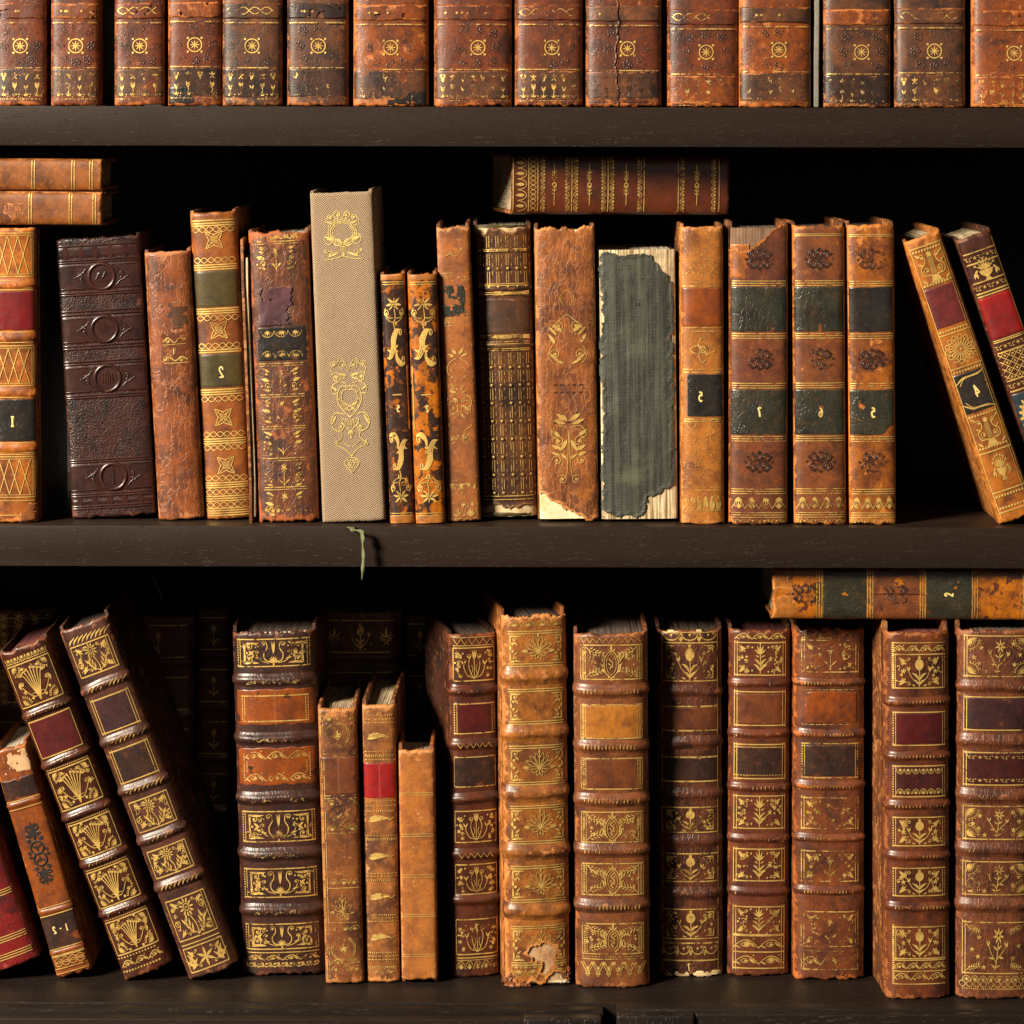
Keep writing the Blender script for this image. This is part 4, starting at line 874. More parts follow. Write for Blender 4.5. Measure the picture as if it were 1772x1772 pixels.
rbox('board_panel', -.0022, .0, 0, .11, 0, .198, M['board'], t0, .0007, 2, 6, .001); rbox('paper_strip', .0003, .0022, .002, .1, .004, .185, M['liner'], t0, .0005, 1, 6, .0012)
t0.matrix_world = Matrix.Translation((wx(438, .014), .014, Z_MID + .0003)) @ Matrix.Rotation(math.atan2(-18, 500), 4, 'Y')
# --- beige cloth
bb = Book('cloth_book', 'tall beige woven cloth book with gold cartouche ornaments', M['twill'], Z_MID, .012, (560, 664, 907), (534, 646, 336), .13, R(-.5), 7., .09, M['twill'], M['paged'], rag=.0005, lap=.1, res=.0013)
def f(p):
    t = T(p, 0, 408, 30, 30)
    t.ring(0, .05, .82, 1.4, .78, 30); t.ring(0, .05, .58, 1.4, .58, 26); [t.dot(.7 * math.cos(R(10 * k)), .05 + .68 * math.sin(R(10 * k)), 1.5) for k in range(36)]
    t.both(lambda q: (q.spi(.25, 1.1, .24, -1.5, 1.2, 1.4), q.spi(.68, .95, .2, -1, 1.2, 1.3), q.st([(.05, .95), (.3, 1.35), (.55, 1.05), (.9, .9), (1., .5)], 1.2), q.leaf(.55, -.35, 1.05, -.15, .5), q.ring(.8, -.3, .26, 1.4, .3, 12), q.leaf(.05, -.6, .5, -.3, .35, .2), q.st([(.55, -.55), (.3, -.7), (.0, -.5)], 1.3), q.leaf(.2, -1.05, .95, -1.35, .22), q.spi(.75, -1.15, .2, 0, 1.2, 1.3), q.st([(.05, -1.3), (.5, -1.42), (1.1, -1.5)], 1.5), q.spi(1., -.95, .17, 2, 1, 1.2), q.leaf(.6, .6, .95, .75, .3)))
    [t.ln((-.12 + .08 * k, -1.05), (-.12 + .08 * k, -.75), 1.3) for k in range(4)]; t.leaf(0, -1.35, 0, -1., .6)
    for k in range(9): a = R(30 + 15 * k); t.leaf(.86 * math.cos(a), .05 + .82 * math.sin(a), .98 * math.cos(a), .05 + .95 * math.sin(a), .9)
    # lower long ornament
    t = T(p, 1, 697, 30, 30)
    t.both(lambda q: (q.spi(.3, 2.1, .26, -1.4, 1.3, 1.4), q.spi(.85, 2.15, .18, -1, 1.2, 1.3), q.st([(0, 1.7), (.2, 2.2), (.45, 2.45), (.7, 2.1), (1., 1.9), (.9, 1.5)], 1.4),
        q.spi(.72, 1.35, .32, .5, 1.4, 1.7), q.leaf(.1, 1.45, .6, 1.6, .4), q.leaf(.15, 1.4, .55, 1.2, .3), q.st([(.15, 1.0), (.55, 1.1), (.95, .9), (1., .6)], 1.5), q.leaf(.7, .6, 1.05, .9, .4), q.leaf(.7, .45, 1.02, .4, .35),
        q.st([(0, .85), (.5, .8), (.7, .2), (.5, -.4), (0, -.95)], 2.), q.st([(0, .65), (.32, .6), (.46, .2), (.33, -.25), (0, -.6)], 1.5), q.ln((-.3, -.1), (.32, -.5), 1.4), q.leaf(.12, -.3, .4, -.05, .3),
        q.st([(.35, -.75), (.85, -.7), (1.1, -1.15), (.95, -1.6), (.55, -1.75), (.4, -1.5)], 2.), q.spi(.55, -1.5, .22, 1.5, 1.2, 1.6), q.leaf(.8, -.8, 1.1, -1.4, .25), q.st([(.1, -1.1), (.45, -1.05), (.42, -1.3), (.1, -1.65)], 1.6),
        q.st([(.55, -1.8), (.52, -2.1), (.85, -2.4), (.95, -2.55), (.6, -2.65), (.3, -2.85), (0, -3.2)], 1.7), q.leaf(.75, -2.55, .95, -2.2, .4), q.st([(.5, -2.3), (.3, -2.5), (.05, -2.65)], 1.3), q.leaf(.02, -1.65, .14, -2.0, .5),
        q.st([(0, -3.25), (.25, -3.35), (.42, -3.55), (.3, -3.8), (0, -4.15)], 1.7)))
    for k in range(10): a = R(-70 + 35.5 * k); t.ln((.52 * math.cos(a), .1 + .62 * math.sin(a)), (.64 * math.cos(a), .1 + .78 * math.sin(a)), 1.6)
    for r_ in range(4): [t.dot(-.22 + .15 * k + .07 * (r_ % 2), -3.45 - .13 * r_, 1.5) for k in range(3 + (r_ < 2))]
    t.leaf(0, -2.2, 0, -1.85, .5); [t.ln((-.3 + .1 * k, -1.15), (-.25 + .08 * k, -1.4), 1.2) for k in range(7)]
gild(bb, f, 'giltc', 'gilt_cartouche', lift=.00025)['kind'] = 'stuff'
rb = empty('ribbon_bookmark', 'frayed green ribbon bookmark hanging over the shelf edge from the beige cloth book', 'bookmark')
pts = [(603, .02, 909), (606, .006, 910.5), (609, -.0026, 914), (614, -.006, 919), (621, -.0078, 917), (627, -.009, 925), (627.5, -.0095, 940), (629, -.0098, 960), (628.5, -.0098, 980), (626.5, -.0098, 1003)]
P = cr([(wx(x, y, py), y, wz(py, y, x)) for x, y, py in pts], 6); V = []; F = []; n = len(P)
for i, q in enumerate(P):
    t_ = i / (n - 1); hw = (.0024 + .0007 * math.sin(i * .8)) * (1 if t_ < .6 else 1 - .75 * (t_ - .6) / .4); tw = 1.2 * math.sin(t_ * 7) * (t_ > .3)
    dx, dy = hw * math.cos(tw), hw * math.sin(tw)
    for s_ in (-1, -.33, .33, 1): V.append((q[0] + s_ * dx, q[1] + s_ * dy - .0005 * (1 - abs(s_)), q[2]))
for i in range(n - 1):
    for j in range(3): F.append((i * 4 + j, i * 4 + j + 1, i * 4 + 5 + j, i * 4 + 4 + j))
o = link('ribbon_strip', V, F, M['ribbon'], rb); md = o.modifiers.new('thick', 'SOLIDIFY'); md.thickness = .0003
# --- the thin pair
for k, (bot, top, mt, lab, ch) in enumerate((((675, 717, 907), (658, 700, 476), 'tortoised', 'thin darker mottled book with gold C-scrolls, right of the beige cloth book', '5'),
                                             ((720, 770, 908), (704, 756, 476), 'tortoise', 'thin orange and black mottled book with gold C-scrolls and a reversed 2', '2'))):
    b = Book('leather_book', lab, M[mt], Z_MID, .012 - .003 * k, bot, top, .10, 0, 2.7, .26, M['board'], M['paged'], 'thin mottled pair with gold scrolls', rag=.0005 + .002 * k)
    a = b.hw * .88; b.label(477, 488, M['tan4'], -.98, .98, 0, .00012, 0, 'plain_end'); b.label(893, 907, M['tan4'], -.98, .98, 0, .00012, 0, 'plain_end')
    def f(p):
        for y in (490, 494, 890, 894): hl(p, y, -a, a, 1.3)
        for y in (685, ): hl(p, y, -8, 8, 2.2)
        spray(T(p, 0, 543, a * .92, 30)); cscroll(T(p, 0, 605, a * .9, 34)); m = T(p, 0, 784, a * .9, 34); m.sy = -34; cscroll(T(p, 0, 781, -a * .9, -34)); spray(T(p, 0, 846, -a * .92, -30))
        vl(p, a * (1 if k == 0 else -1), 635, 745, 1.8)
    gild(b, f, 'gilth'); gild(b, lambda p: digit(p, ch, 1, 709, 5.5, 2.4), 'giltn', 'gilt_number')
# --- tan narrow with torn green label
b = Book('leather_book', 'narrow tan book with a ragged dark green label fragment and gold grotesque ornament', M['tan2'], Z_MID, .017, (778, 828, 900), (752, 815, 389), .125, 0, 4.2, .16, M['board'], M['pagew'], rag=.002, over=.0022)
b.label(490, 545, M['lb_green'], -.9, .62, .75, .0003)
def f(p):
    a = 25
    for y0, y1 in ((470, 482), (549, 560)): palm_row(p, (y0 + y1) / 2, -a, a, 5, 4); hl(p, y0 - 1, -a, a, 1.4); hl(p, y1, -a, a, 1.4)
    t = T(p, 0, 434, 18, 10); t.ring(.1, 0, .35, 1.3, .6, 12); t.both(lambda q: (q.leaf(.3, 0, 1, .5, .3), q.leaf(.3, -.1, .9, -.6, .3), q.leaf(.5, .2, .9, .9, .3)))
    t = T(p, 0, 690, 20, 20)
    t.both(lambda q: (q.leaf(.1, 4.0, .6, 4.6, .5), q.leaf(.3, 3.8, .9, 4.1, .4), q.st([(.1, 3.7), (.8, 3.2), (.9, 2.4), (.3, 1.9)], 1.4), q.st([(.2, 3.2), (.6, 2.6), (.2, 2.2)], 1.3), q.ring(.5, 1.5, .4, 1.3, .5, 12), q.leaf(.1, .9, .7, 1.5, .5), q.leaf(.2, .7, .95, .9, .4), q.st([(.1, .6), (.9, .3), (1., -.4), (.4, -.8)], 1.5), q.leaf(.1, -.1, .6, .3, .5), q.leaf(.2, -.4, .9, -.9, .4), q.ring(.55, -.6, .4, 1.3, .6, 12), q.st([(.1, -.9), (.9, -1.3), (.95, -2.2), (.3, -2.6)], 1.4), q.leaf(.05, -1.1, .5, -1.6, .4), q.leaf(.1, -3.4, .75, -3.0, .5), q.leaf(.1, -3.5, .8, -3.7, .4), q.leaf(.1, -3.2, .4, -2.8, .4), q.spi(.7, -3.3, .25, 0, 1.2, 1.3)))
    p.fill(np.array([(-24, 833), (22, 833), (22, 843), (-24, 845)])); palm_row(p, 851, -a, a, -6, 3); palm_row(p, 882, -a, a, 14, 2); palm_row(p, 868, -a, a, 9, 3); hl(p, 894, -a, a, 1.4)
gild(b, f, 'giltw')
# --- dark lattice
b = Book('leather_book', 'dark brown book with broken gold lattice lines and a ragged white torn headcap and tail', M['lattice'], Z_MID, .029, (833, 930, 896), (818, 918, 384), .12, 0, 2.5, .26, M['boardd'], M['pagew'], rag=.003,
         bands=((497, 9, .0010), (595, 9, .0010)), lining=M['cream'], tear=lambda X, Y: np.minimum(Y - 395 - 3 * np.sin(X * .13) - 2 * np.sin(X * .37), 874 - Y + 3 * np.sin(X * .11 + 1)))
b.label(514, 574, M['lb_umber'], -.97, .97, .1)
def f(p):
    a = 43
    def cols(y0, y1):
        for x in (-40, -25, -9, 8, 24, 39):
            y = y0; k = 0
            while y < y1 - 20:
                for d in (-2.4, 2.4): vl(p, x + d * .8, y + 3, y + 23, .95)
                T(p, x, y + 28).dot(0, 0, 2.3); y += 31
            for d in (-1.2,): dashv(p, x + 7, y0 + 8, y1 - 8, 14, .7, .4)
    cols(402, 485); cols(604, 862)
    for y in (488, 491, 503, 506, 577, 580, 588, 592, 600, 603, 428, 431, 855, 861): hl(p, y, -a, a, 1.5)
    p.fill(np.array([(-16, 501), (44, 501), (44, 508), (-16, 508)])); p.fill(np.array([(-22, 577), (44, 577), (44, 584), (-22, 584)]))
gild(b, f, 'gilt', lift=.0012)
b.label(884, 890, M['lb_olive'], -.9, .9, .6, .0004, .001, 'endband'); b.label(386, 391, M['lb_olive'], -.9, .9, .4, -.0004, .001, 'endband')
# --- tan crackled with white corner
b = Book('leather_book', 'tan cracked book with a white bare corner at the lower left of its spine', M['tan3'], Z_MID, .020, (936, 1033, 891), (922, 1032, 381), .125, 0, 4.5, .15, M['board'], M['pagew'], rag=.0034, over=.0022, wob=.0004,
         lining=M['liner'], tear=lambda X, Y: np.maximum(852 - Y + np.maximum(X + 10, -46) * .62 + 12, X - 34))
def f(p):
    t = T(p, 2, 640, 30, 30)
    t.both(lambda q: (q.st([(.05, 5.), (.4, 4.6), (.2, 4.1)], 1.2), q.st([(.0, 3.6), (.5, 3.2), (.9, 2.8)], 1.4), q.leaf(.3, 2.6, .9, 3., .4), q.leaf(.6, 2.4, 1.1, 2.9, .3), q.spi(.5, 2.9, .3, 1, 1.3, 1.4), q.leaf(.7, 1.9, 1.1, 2.5, .4), q.leaf(.5, .9, 1.1, 1.4, .3), q.spi(.7, 1.3, .3, 0, 1.2, 1.3), q.leaf(.2, .75, .8, 1.0, .3), q.st([(.9, 1.8), (1.1, 1.2), (.8, .75)], 1.2)))
    t = T(p, 2, 752, 30, 30)
    t.both(lambda q: (q.leaf(.05, 1.2, .7, 1.6, .5), q.leaf(.2, 1., .95, 1.3, .4), q.st([(.1, .8), (.7, .9), (1., .4), (.6, .1)], 1.5), q.leaf(.5, .3, 1.1, .7, .4), q.spi(.6, .0, .35, 0, 1.3, 1.5), q.leaf(.1, .1, .5, -.6, .4), q.leaf(.4, -.5, 1.0, -.2, .5), q.leaf(.5, -.8, 1.05, -.6, .4), q.spi(.7, -1.1, .3, 0, 1.3, 1.4), q.leaf(.1, -1., .5, -.7, .4), q.spi(.4, -2.2, .28, 1, 1.3, 1.4), q.st([(0, .6), (.1, -1.5), (.2, -2.1)], 1.2)))
gild(b, f, 'gilt')
for yy in (655, 668, 720): gild(b, lambda p: [T(p, -20 + 11 * k, yy).leaf(-4, 0, 4, 2, .4) for k in range(5)], 'blind', 'blind_tooling')
# --- green torn cloth
b = Book('cloth_book', 'wide dark grey-green cloth book with its torn edges baring cream paper', M['rib'], Z_MID, .020, (1041, 1174, 900), (1034, 1171, 424), .12, 0, 5., .13, M['boardd'], M['pagew'], rag=.001, over=-.003, lining=M['fold'], wob=.0005, res=.0010,
         tear=lambda X, Y: np.minimum.reduce([Y - 437 + 3.5 * np.sin(X * .09), 889 - Y - 3 * np.sin(X * .2), X + 64 + 2.5 * np.sin(Y * .033) + 1.5 * np.sin(Y * .11), 60 - X + 2 * np.sin(Y * .05) + 1.2 * np.sin(Y * .17), np.maximum(848 - Y + (34 - X) * .5, 14 - X + (866 - Y) * .2), (Y - 474) * .8 + 50 - X]))
def f(p):
    t = T(p, 0, 520, 1); t.ln((-3, -6), (-3, 6), 1.6); t.ln((2, -6), (2, 6), 1.6)
gild(b, f, 'blind', 'blind_tooling')
# --- tan with black 5
b = Book('leather_book', "tan diapered book with an orange label and a glossy black reversed-5 label", M['tan4'], Z_MID, .011, (1181, 1253, 908), (1177, 1253, 394), .12, 0, 3., .22, M['board'], M['pagew'], rag=.0015, over=.0022)
b.label(499, 566, M['lb_rust'], -.97, .97, .05); b.label(648, 722, M['lb_black'], -.72, .98, .12)
def f(p):
    a = 34
    for y0, y1 in ((405, 487), (732, 850)):
        y = y0; r_ = 0
        while y < y1:
            for k in range(4):
                x = -30 + 20 * k + (10 if r_ % 2 else 0)
                if x > 33: continue
                t = T(p, x, y, 8)
                t.ring(0, 0, .25, 1.2, n=8) if r_ % 2 else [t.dot(q * .3, s_ * .3, 1.) for q in (-1, 1) for s_ in (-1, 1)]
                t.ln((.45, .4), (.95, .9), 1.); t.ln((-.45, .4), (-.95, .9), 1.)
            y += 12; r_ += 1
    for y in (490, 496, 568, 574, 640, 645, 726, 730, 844, 849, 884): hl(p, y, -a, a, 2.)
    for k in range(6): T(p, -28 + 11 * k, 873).leaf(-5, 0, 5, 0, 4)
    t = T(p, 0, 606, 22); [t.p.strip(t.q(cr([(0, 0), (.35 * c - .35 * s_, .35 * s_ + .35 * c), (1. * c, 1. * s_), (.35 * c + .35 * s_, .35 * s_ - .35 * c), (0, 0)], 5)), 1.8) for c, s_ in ((1, 0), (0, 1), (-1, 0), (0, -1))]; t.ring(0, 0, .25, 1.8, n=12)
gild(b, f, 'giltw'); gild(b, lambda p: digit(p, '5', -4, 687, 8, 3.2), 'giltn', 'gilt_number')
# --- 7, 6, 5
for k, (bot, top, mt, ch, lab, y_) in enumerate((((1261, 1365, 909), (1264, 1364, 390), 'vol7', '7', 'brown book with green labels, torn at the head and numbered with a reversed 7', .009),
        ((1375, 1466, 909), (1372, 1462, 391), 'vol6', '6', 'brown book with green labels numbered with a reversed 6, between its two companions', .010),
        ((1470, 1553, 908), (1467, 1547, 389), 'vol5', '5', 'orange scuffed book with green labels and a reversed 5, beside the leaning books', .011))):
    b = Book('leather_book', lab, M[mt], Z_MID, y_, bot, top, .13, 0, 3.2, .19, M['board'], M['pagek'], 'numbered volumes with two green labels each', rag=.002, over=.0022,
             tear=(lambda X, Y: np.maximum((Y - 424) + np.maximum(X + 6, -10) * .9, X - 30)) if k == 0 else None, lining=M['pagem'] if k == 0 else None)
    a = b.hw * .92; g = [495, 575, 674, 752]
    b.label(497, 575, M['lb_green' if k != 2 else 'lb_black'], -.95, .95, .05); b.label(675, 753, M['lb_green'], -.95, .95, .22, mask=(lambda X, Y: 30 - X + (742 - Y) * 1.2) if k == 2 else None)
    if k == 0: b.label(424, 482, M['tan1'], -.97, -.35, .3, .0002, .001, 'torn_layer', mask=lambda X, Y: (-X - 24) - (Y - 450) * .25 + 4)
    def f(p):
        for y in (487, 491, 495, 578, 582, 586, 664, 668, 672, 756, 760, 764, 847, 851, 855, 888, 892, 896): hl(p, y, -a, a, 1.6)
        if k: hl(p, 406, -a, a, 1.2); hl(p, 409, -a, a, 1.2)
        n = 4; L = 2 * a / n
        for q in range(n):
            for up in (1, -1):
                t = T(p, -a + L * (q + .5 * (up < 0)) + L * .5 * (up > 0) * 1, 871, L * .5, 11 * up)
                if abs(t.X) < a - 6: [t.leaf(0, -.9, .75 * math.sin(R(e)), -.9 + 1.1 * math.cos(R(e)), .28) for e in (-55, -28, 0, 28, 55)]
            t = T(p, -a + L * q, 871, L, 11); t.ln((0, -.9), (.5, .9), 1.3); t.ln((.5, .9), (1, -.9), 1.3)
        flower_row(p, 902, -a, a, 4, 9)
    gild(b, f, 'gilt')
    def fw(p): [m_wreath(T(p, 0, y, 28, 28)) for y in (449, 622, 800)]
    gild(b, fw, 'blind', 'blind_tooling'); gild(b, lambda p: digit(p, ch, 1, 714, 8, 3.6), 'giltn', 'gilt_number')
# --- leaning pair at the right
b = Book('leather_book', "slim orange book leaning left with gold lyres and a reversed 4 on black", M['lean4'], Z_MID, .012, (1728, 1798, 905), (1561, 1631, 416), .12, 0, 3., .22, M['tan4'], M['page'], rag=.0012)
b.label(502, 570, M['lb_maroon'], -.9, .95, .02); b.label(650, 718, M['lb_black'], -.9, .95, .02)
def f(p):
    a = b.hw * .86
    vl(p, -a, 430, 895, 1.5); vl(p, a, 430, 895, 1.5); vl(p, a - 4, 430, 895, 1.1)
    for y in (438, 496, 576, 646, 723, 778, 860, 880): [T(p, -a + 4 + 5.2 * q, y).dot(0, 0, 2.1) for q in range(int(2 * a / 5.2))]
    for y in (432, 582, 640, 786, 853, 887): hl(p, y, -a, a, 2.4)
    m_lyre(T(p, 0, 467, 24, 26)); m_sun(T(p, 0, 611, 25, 22)); m_lyre(T(p, 0, 752, 22, 24))
    for x in (-1, 1): [T(p, x * (a - 7), y, 6).leaf(-.8 * x, -.6, .6 * x, .7, .4) for y in (446, 490, 730, 772)]
    m_urn(T(p, 0, 818, 17, 24))
    for y, sg in ((660, 1), (708, -1)): T(p, 0, y, 28, 8 * sg).st([(-1, -.8), (-.5, .2), (0, .3), (.5, .4), (1, 1)], 2.4, taper=[.4, 1.4, 1, 1.3, .4]); T(p, 0, y, 28, 8 * sg).st([(-.8, -1.2), (-.5, -.1), (-.2, .2)], 1.4)
gild(b, f, 'gilth'); gild(b, lambda p: digit(p, '4', 2, 684, 10, 3.2), 'giltn', 'gilt_number')
b = Book('leather_book', "dark brown leaning book with bright red and blue labels at the right edge", M['leand'], Z_MID, .014, (1822, 1890, 905), (1652, 1718, 414), .12, 0, 3., .22, M['boardd'], M['page'], rag=.0012)
b.label(516, 588, M['lb_scar'], -.97, .97, .0); b.label(682, 766, M['lb_teal'], -.97, .97, .02)
def f(p):
    a = b.hw * .92
    vl(p, a - 1, 425, 890, 1.8)
    for y in (450, 500, 602, 668, 780): flower_row(p, y, -a, a, 6, 5); hl(p, y - 9, -a, a, 2.2); hl(p, y + 9, -a, a, 2.8)
    m_urn(T(p, 0, 475, 24, 20)); hl(p, 514, -a, a, 2.5); hl(p, 590, -a, a, 2.)
    for i_ in range(5):
        for j in range(4):
            x, y = -a + 4 + 14 * i_, 617 + 12 * j; t = T(p, x, y, 7)
            t.ln((-1, -.85), (1, .85), 1.3); t.ln((-1, .85), (1, -.85), 1.3); t.dot(1., 0, 2.) if (i_ + j) % 2 else t.star(1, 0, .4, 5, .6)
    t = T(p, 0, 724, 26, 32); t.ring(0, 0, .8, 6, .85, 28); [t.leaf(.85 * math.cos(R(18 * k)), .9 * math.sin(R(18 * k)), 1.1 * math.cos(R(18 * k)), 1.15 * math.sin(R(18 * k)), .9) for k in range(20)]
gild(b, f, 'gilth')
# --- dark red-brown book lying on the others
zlie = wz(371.5, .027, 1000)
b = Book('leather_book', "dark red-brown book lying flat across the row, with gold arrows and leafy bands", M['hbrown'], zlie, .027, (885, 266, 370), 1272, .11, R(9), 3.6, .17, M['board'], M['page'], horiz=R(.35))
def f(p):
    a = b.hw * .9
    for x in (888, 915, 931, 991, 1055, 1119, 1180): hl(p, x, -a, a, 2.)
    hl(p, 1253, -a, a, 1.6)
    for x, up in ((941, 1), (982, -1), (999, 1), (1046, -1), (1063, 1), (1110, -1), (1188, 1), (1244, 1)): palm_row(p, x, -a, a, 5.2 * up, 8)
    for x in (960, 1022, 1087, 1213): t = T(p, 0, x, 1, 1, rot=math.pi / 2); m_arrow(T(p, 0, x, 36, 36, rot=math.pi / 2 * 1))
    chain(p, 923, -a, a, 5, 16, 1.3)
    for k in range(5): T(p, -a + 2 * a / 5 * (k + .5), 896, 9, 17).ring(0, 0, 1, 1.4, .9, 14, math.pi, 2 * math.pi); T(p, -a + 2 * a / 5 * (k + .5), 900, 6, 8).leaf(0, -1, 0, 1, .7)
gild(b, f, 'gilt')

# ================================================================ lower shelf, back row in the dark
G3 = 'dim books of the back row on the lower shelf'
for x0, x1, yt, y_, lab, gl in ((-30, 96, 1025, .165, 'dim back-row book with a dull gold diaper panel at the far left', 1), (214, 334, 1050, .185, 'dim back-row book in the dark gap right of the leaning books', 0),
        (342, 398, 1036, .185, 'narrow dim back-row book beside the big dark brown one', 0), (553, 694, 1034, .175, 'dim wide back-row book with a faint gold flower, above the short tan books', 2), (702, 752, 1046, .185, 'narrow dim back-row book at the right of the faint gold flower', 0)):
    b = Book('leather_book', lab, M['back'], Z_LOW, y_, (x0, x1, 1580), (x0, x1, yt), .10, 0, 3.2, .2, M['boardd'], M['paged'], G3, bands=tuple((yt + 90 * k + 80, 13, .0015) for k in range(5)))
    def f(p):
        a = b.hw * .85
        for k in range(5):
            y0 = yt + 90 * k + 15; hl(p, y0, -a, a, 2); hl(p, y0 + 55, -a, a, 2)
            if gl == 1 and k < 2:
                for i_ in range(5): [T(p, -a + a * .5 * i_, y0 + 14 * j, 12).star(0, 0, 1, 8, .3) for j in range(5)]
            elif gl == 2 and k == 0: m_pom(T(p, 0, y0 + 28, 18, 24)); m_fleur(T(p, -45, y0 + 28, 16)); m_fleur(T(p, 45, y0 + 28, 16))
            else: m_carnation(T(p, 0, y0 + 28, 14, 20))
    gild(b, f, 'giltd')
th = empty('thread', 'thin pale thread end sticking up in the dark behind the leaning books', 'thread')
tube('thread_strand', [(wx(264, .18, 995), .18, wz(995, .18)), (wx(272, .182, 1015), .182, wz(1015, .182)), (wx(279, .186, 1035), .186, wz(1035, .186)), (wx(281, .195, 1052), .195, wz(1052, .195))], .00035, M['thread'], th, 5)

# ================================================================ lower shelf, front row
def panel(p, a, y0, y1, motif, cor=None, fr=0, k=.92, csz=None, mx=None):
    rs = np.random.RandomState(int(y0 * 7 + a * 13)); hh = (y1 - y0) / 2; mm = (y0 + y1) / 2
    for sx in (-1, 1):
        for q in range(9):
            x = sx * rs.uniform((mx or hh) * .9, a - 7); y = mm + rs.uniform(-hh + 6, hh - 6); r = rs.randint(4)
            if abs(x) < (mx or hh) * .9: continue
            if r == 0: T(p, x, y).dot(0, 0, 1.5)
            elif r == 1: T(p, x, y, 3.4).star(0, 0, 1, 5, .6)
            elif r == 2: t = T(p, x, y, 4.5, rot=rs.uniform(0, 6)); t.st([(-1, -.4), (-.2, .3), (.8, .1)], 1.2); t.leaf(.2, .1, 1, .7, .4)
            else: T(p, x, y, 3.6).spi(0, 0, 1, rs.uniform(0, 6), 1.1, 1.1)
    frame(p, a, y0, y1, fr); h = (y1 - y0) / 2; m = (y0 + y1) / 2
    if motif: motif(T(p, 0, m, (mx or h) * k * .86, h * k * .86))
    if cor: corners(p, a - (9 if fr in (0, 2) else 6), y0 + 3, y1 - 3, cor, csz or h * .52)
# F1 red
b = Book('leather_book', 'red leather book with triple gold lines, leaning at the lower left corner', M['redm'], Z_LOW, .034, (-62, 72, 1696), (-232, -98, 1210), .12, 0, 3.4, .16, M['boardd'], M['pagek'])
gild(b, lambda p: [hl(p, y + d, -b.hw * .93, b.hw * .93, 1.8) for y in (1260, 1300, 1400, 1445, 1498, 1575, 1648, 1676) for d in (-4, 0, 4)], 'gilth')
# F2
b = Book('leather_book', "small tan leaning book with a black arabesque and a reversed 1-2 near its foot", M['f2'], Z_LOW, .042, (96, 160, 1690), (-18, 46, 1298), .10, 0, 3.4, .19, M['tan2'], M['pagew'], rag=.002,
         bands=((1393, 9, .0008), (1578, 9, .0008), (1646, 9, .0008)))
b.label(1306, 1342, M['flesh'], -.6, .98, .9, .0002, .0012, 'torn_head_patch'); b.label(1350, 1384, M['lb_dark'], -.97, .97, .1); b.label(1584, 1642, M['lb_dark'], -.97, .97, .35)
def f(p):
    for y, w_ in ((1386, 1.8), (1400, 1.4), (1570, 1.3), (1584, 2.), (1641, 2.), (1653, 5.), (1674, 1.6), (1682, 1.4)): hl(p, y, -29, 29, w_)
    for d in (0, 5): chain(p, 1661 + d, -26, 26, 4.5, 26, 1.4)
gild(b, f, 'gilth', lift=.0009)
for ch, x in (('2', -11), ('-', 0), ('1', 11)): gild(b, lambda p: digit(p, ch, x, 1610, 5.5, 2.4), 'giltn', 'gilt_number')
def f(p):
    for sg in (1, -1):
        t = T(p, 0, 1480, 18, 18 * sg)
        t.both(lambda q: (q.ring(.0, .55, .62, 2.6, .6, 20), q.spi(.62, 1.3, .2, 0, 1.2, 2.4), q.dot(.85, .2, 3), q.leaf(.1, .5, .5, .85, .5), q.leaf(0, 1.6, .6, 2.0, .5), q.leaf(0, 1.9, .75, 2.45, .4), q.leaf(0, 2.2, .4, 2.9, .4), q.spi(.5, 1.75, .24, 0, 1, 2.2), q.dot(.5, 2.6, 2.6)))
        t.leaf(0, .2, 0, .9, .4); t.leaf(0, 1.2, 0, 3.1, .3)
gild(b, f, 'blindb', 'blind_tooling')
# F3, F4 leaning
b = Book('leather_book', 'dark glossy leaning book with gold plume panels and one plain dark red label', M['f3'], Z_LOW, .036, (208, 302, 1688), (-10, 84, 1122), .13, 0, 2.9, .24, M['boardd'], M['pagered'], rag=.002,
         bands=((1231, 12, .0019), (1317, 12, .0019), (1409, 12, .0019), (1491, 12, .0019), (1577, 12, .0019)))
b.label(1243, 1305, M['lb_crim'], -.88, .9, .02)
def f(p):
    a = b.hw * .86; frame(p, a, 1243, 1305, 3)
    for y0, y1 in ((1148, 1218), (1330, 1396), (1422, 1479), (1504, 1565), (1590, 1646)):
        panel(p, a, y0, y1, m_plume, c_fan, 3, .95, 10); dash(p, y0 - 4, -a, a, 3.5, 1.8)
        m = (y0 + y1) / 2
        for x, y in ((-20, -16), (20, -16), (-22, 12), (22, 14), (-12, 24), (12, 24), (-14, -26), (14, -26)): T(p, x, m + y, 4.2).star(0, 0, 1, 5, .6) if (x + y) % 4 else T(p, x, m + y).dot(0, 0, 2.4)
        for x in (-1, 1): t = T(p, x * (a - 8), m, 8); [t.leaf(-x * .0, 0, -x * math.cos(R(e)), math.sin(R(e)), .25) for e in (-60, -30, 0, 30, 60)]
    scroll_row(p, 1662, -a, a, 7, 3); [T(p, -a + 5.5 * k, 1674).dot(0, 0, 1.8) for k in range(int(2 * a / 5.5))]; [T(p, -a + 5.5 * k, 1651).dot(0, 0, 1.5) for k in range(int(2 * a / 5.5))]; palm_row(p, 1139, -a, a, -6, 6)
gild(b, f, 'gilth')
for y in (1231, 1317, 1409, 1491, 1577): gild(b, lambda p: hatch(p, y, -b.hw * .8, b.hw * .8, 6, 7, 1.6), 'giltvw', lift=.0024)
b = Book('leather_book', 'leaning brown book with gold daisy panels and two framed plain labels', M['f4'], Z_LOW, .036, (321, 416, 1686), (95, 190, 1082), .13, 0, 2.9, .24, M['boardd'], M['pagek'], rag=.002, over=.003,
         bands=((1186, 14, .0021), (1277, 14, .0021), (1362, 14, .0021), (1447, 14, .0021), (1527, 14, .0021)))
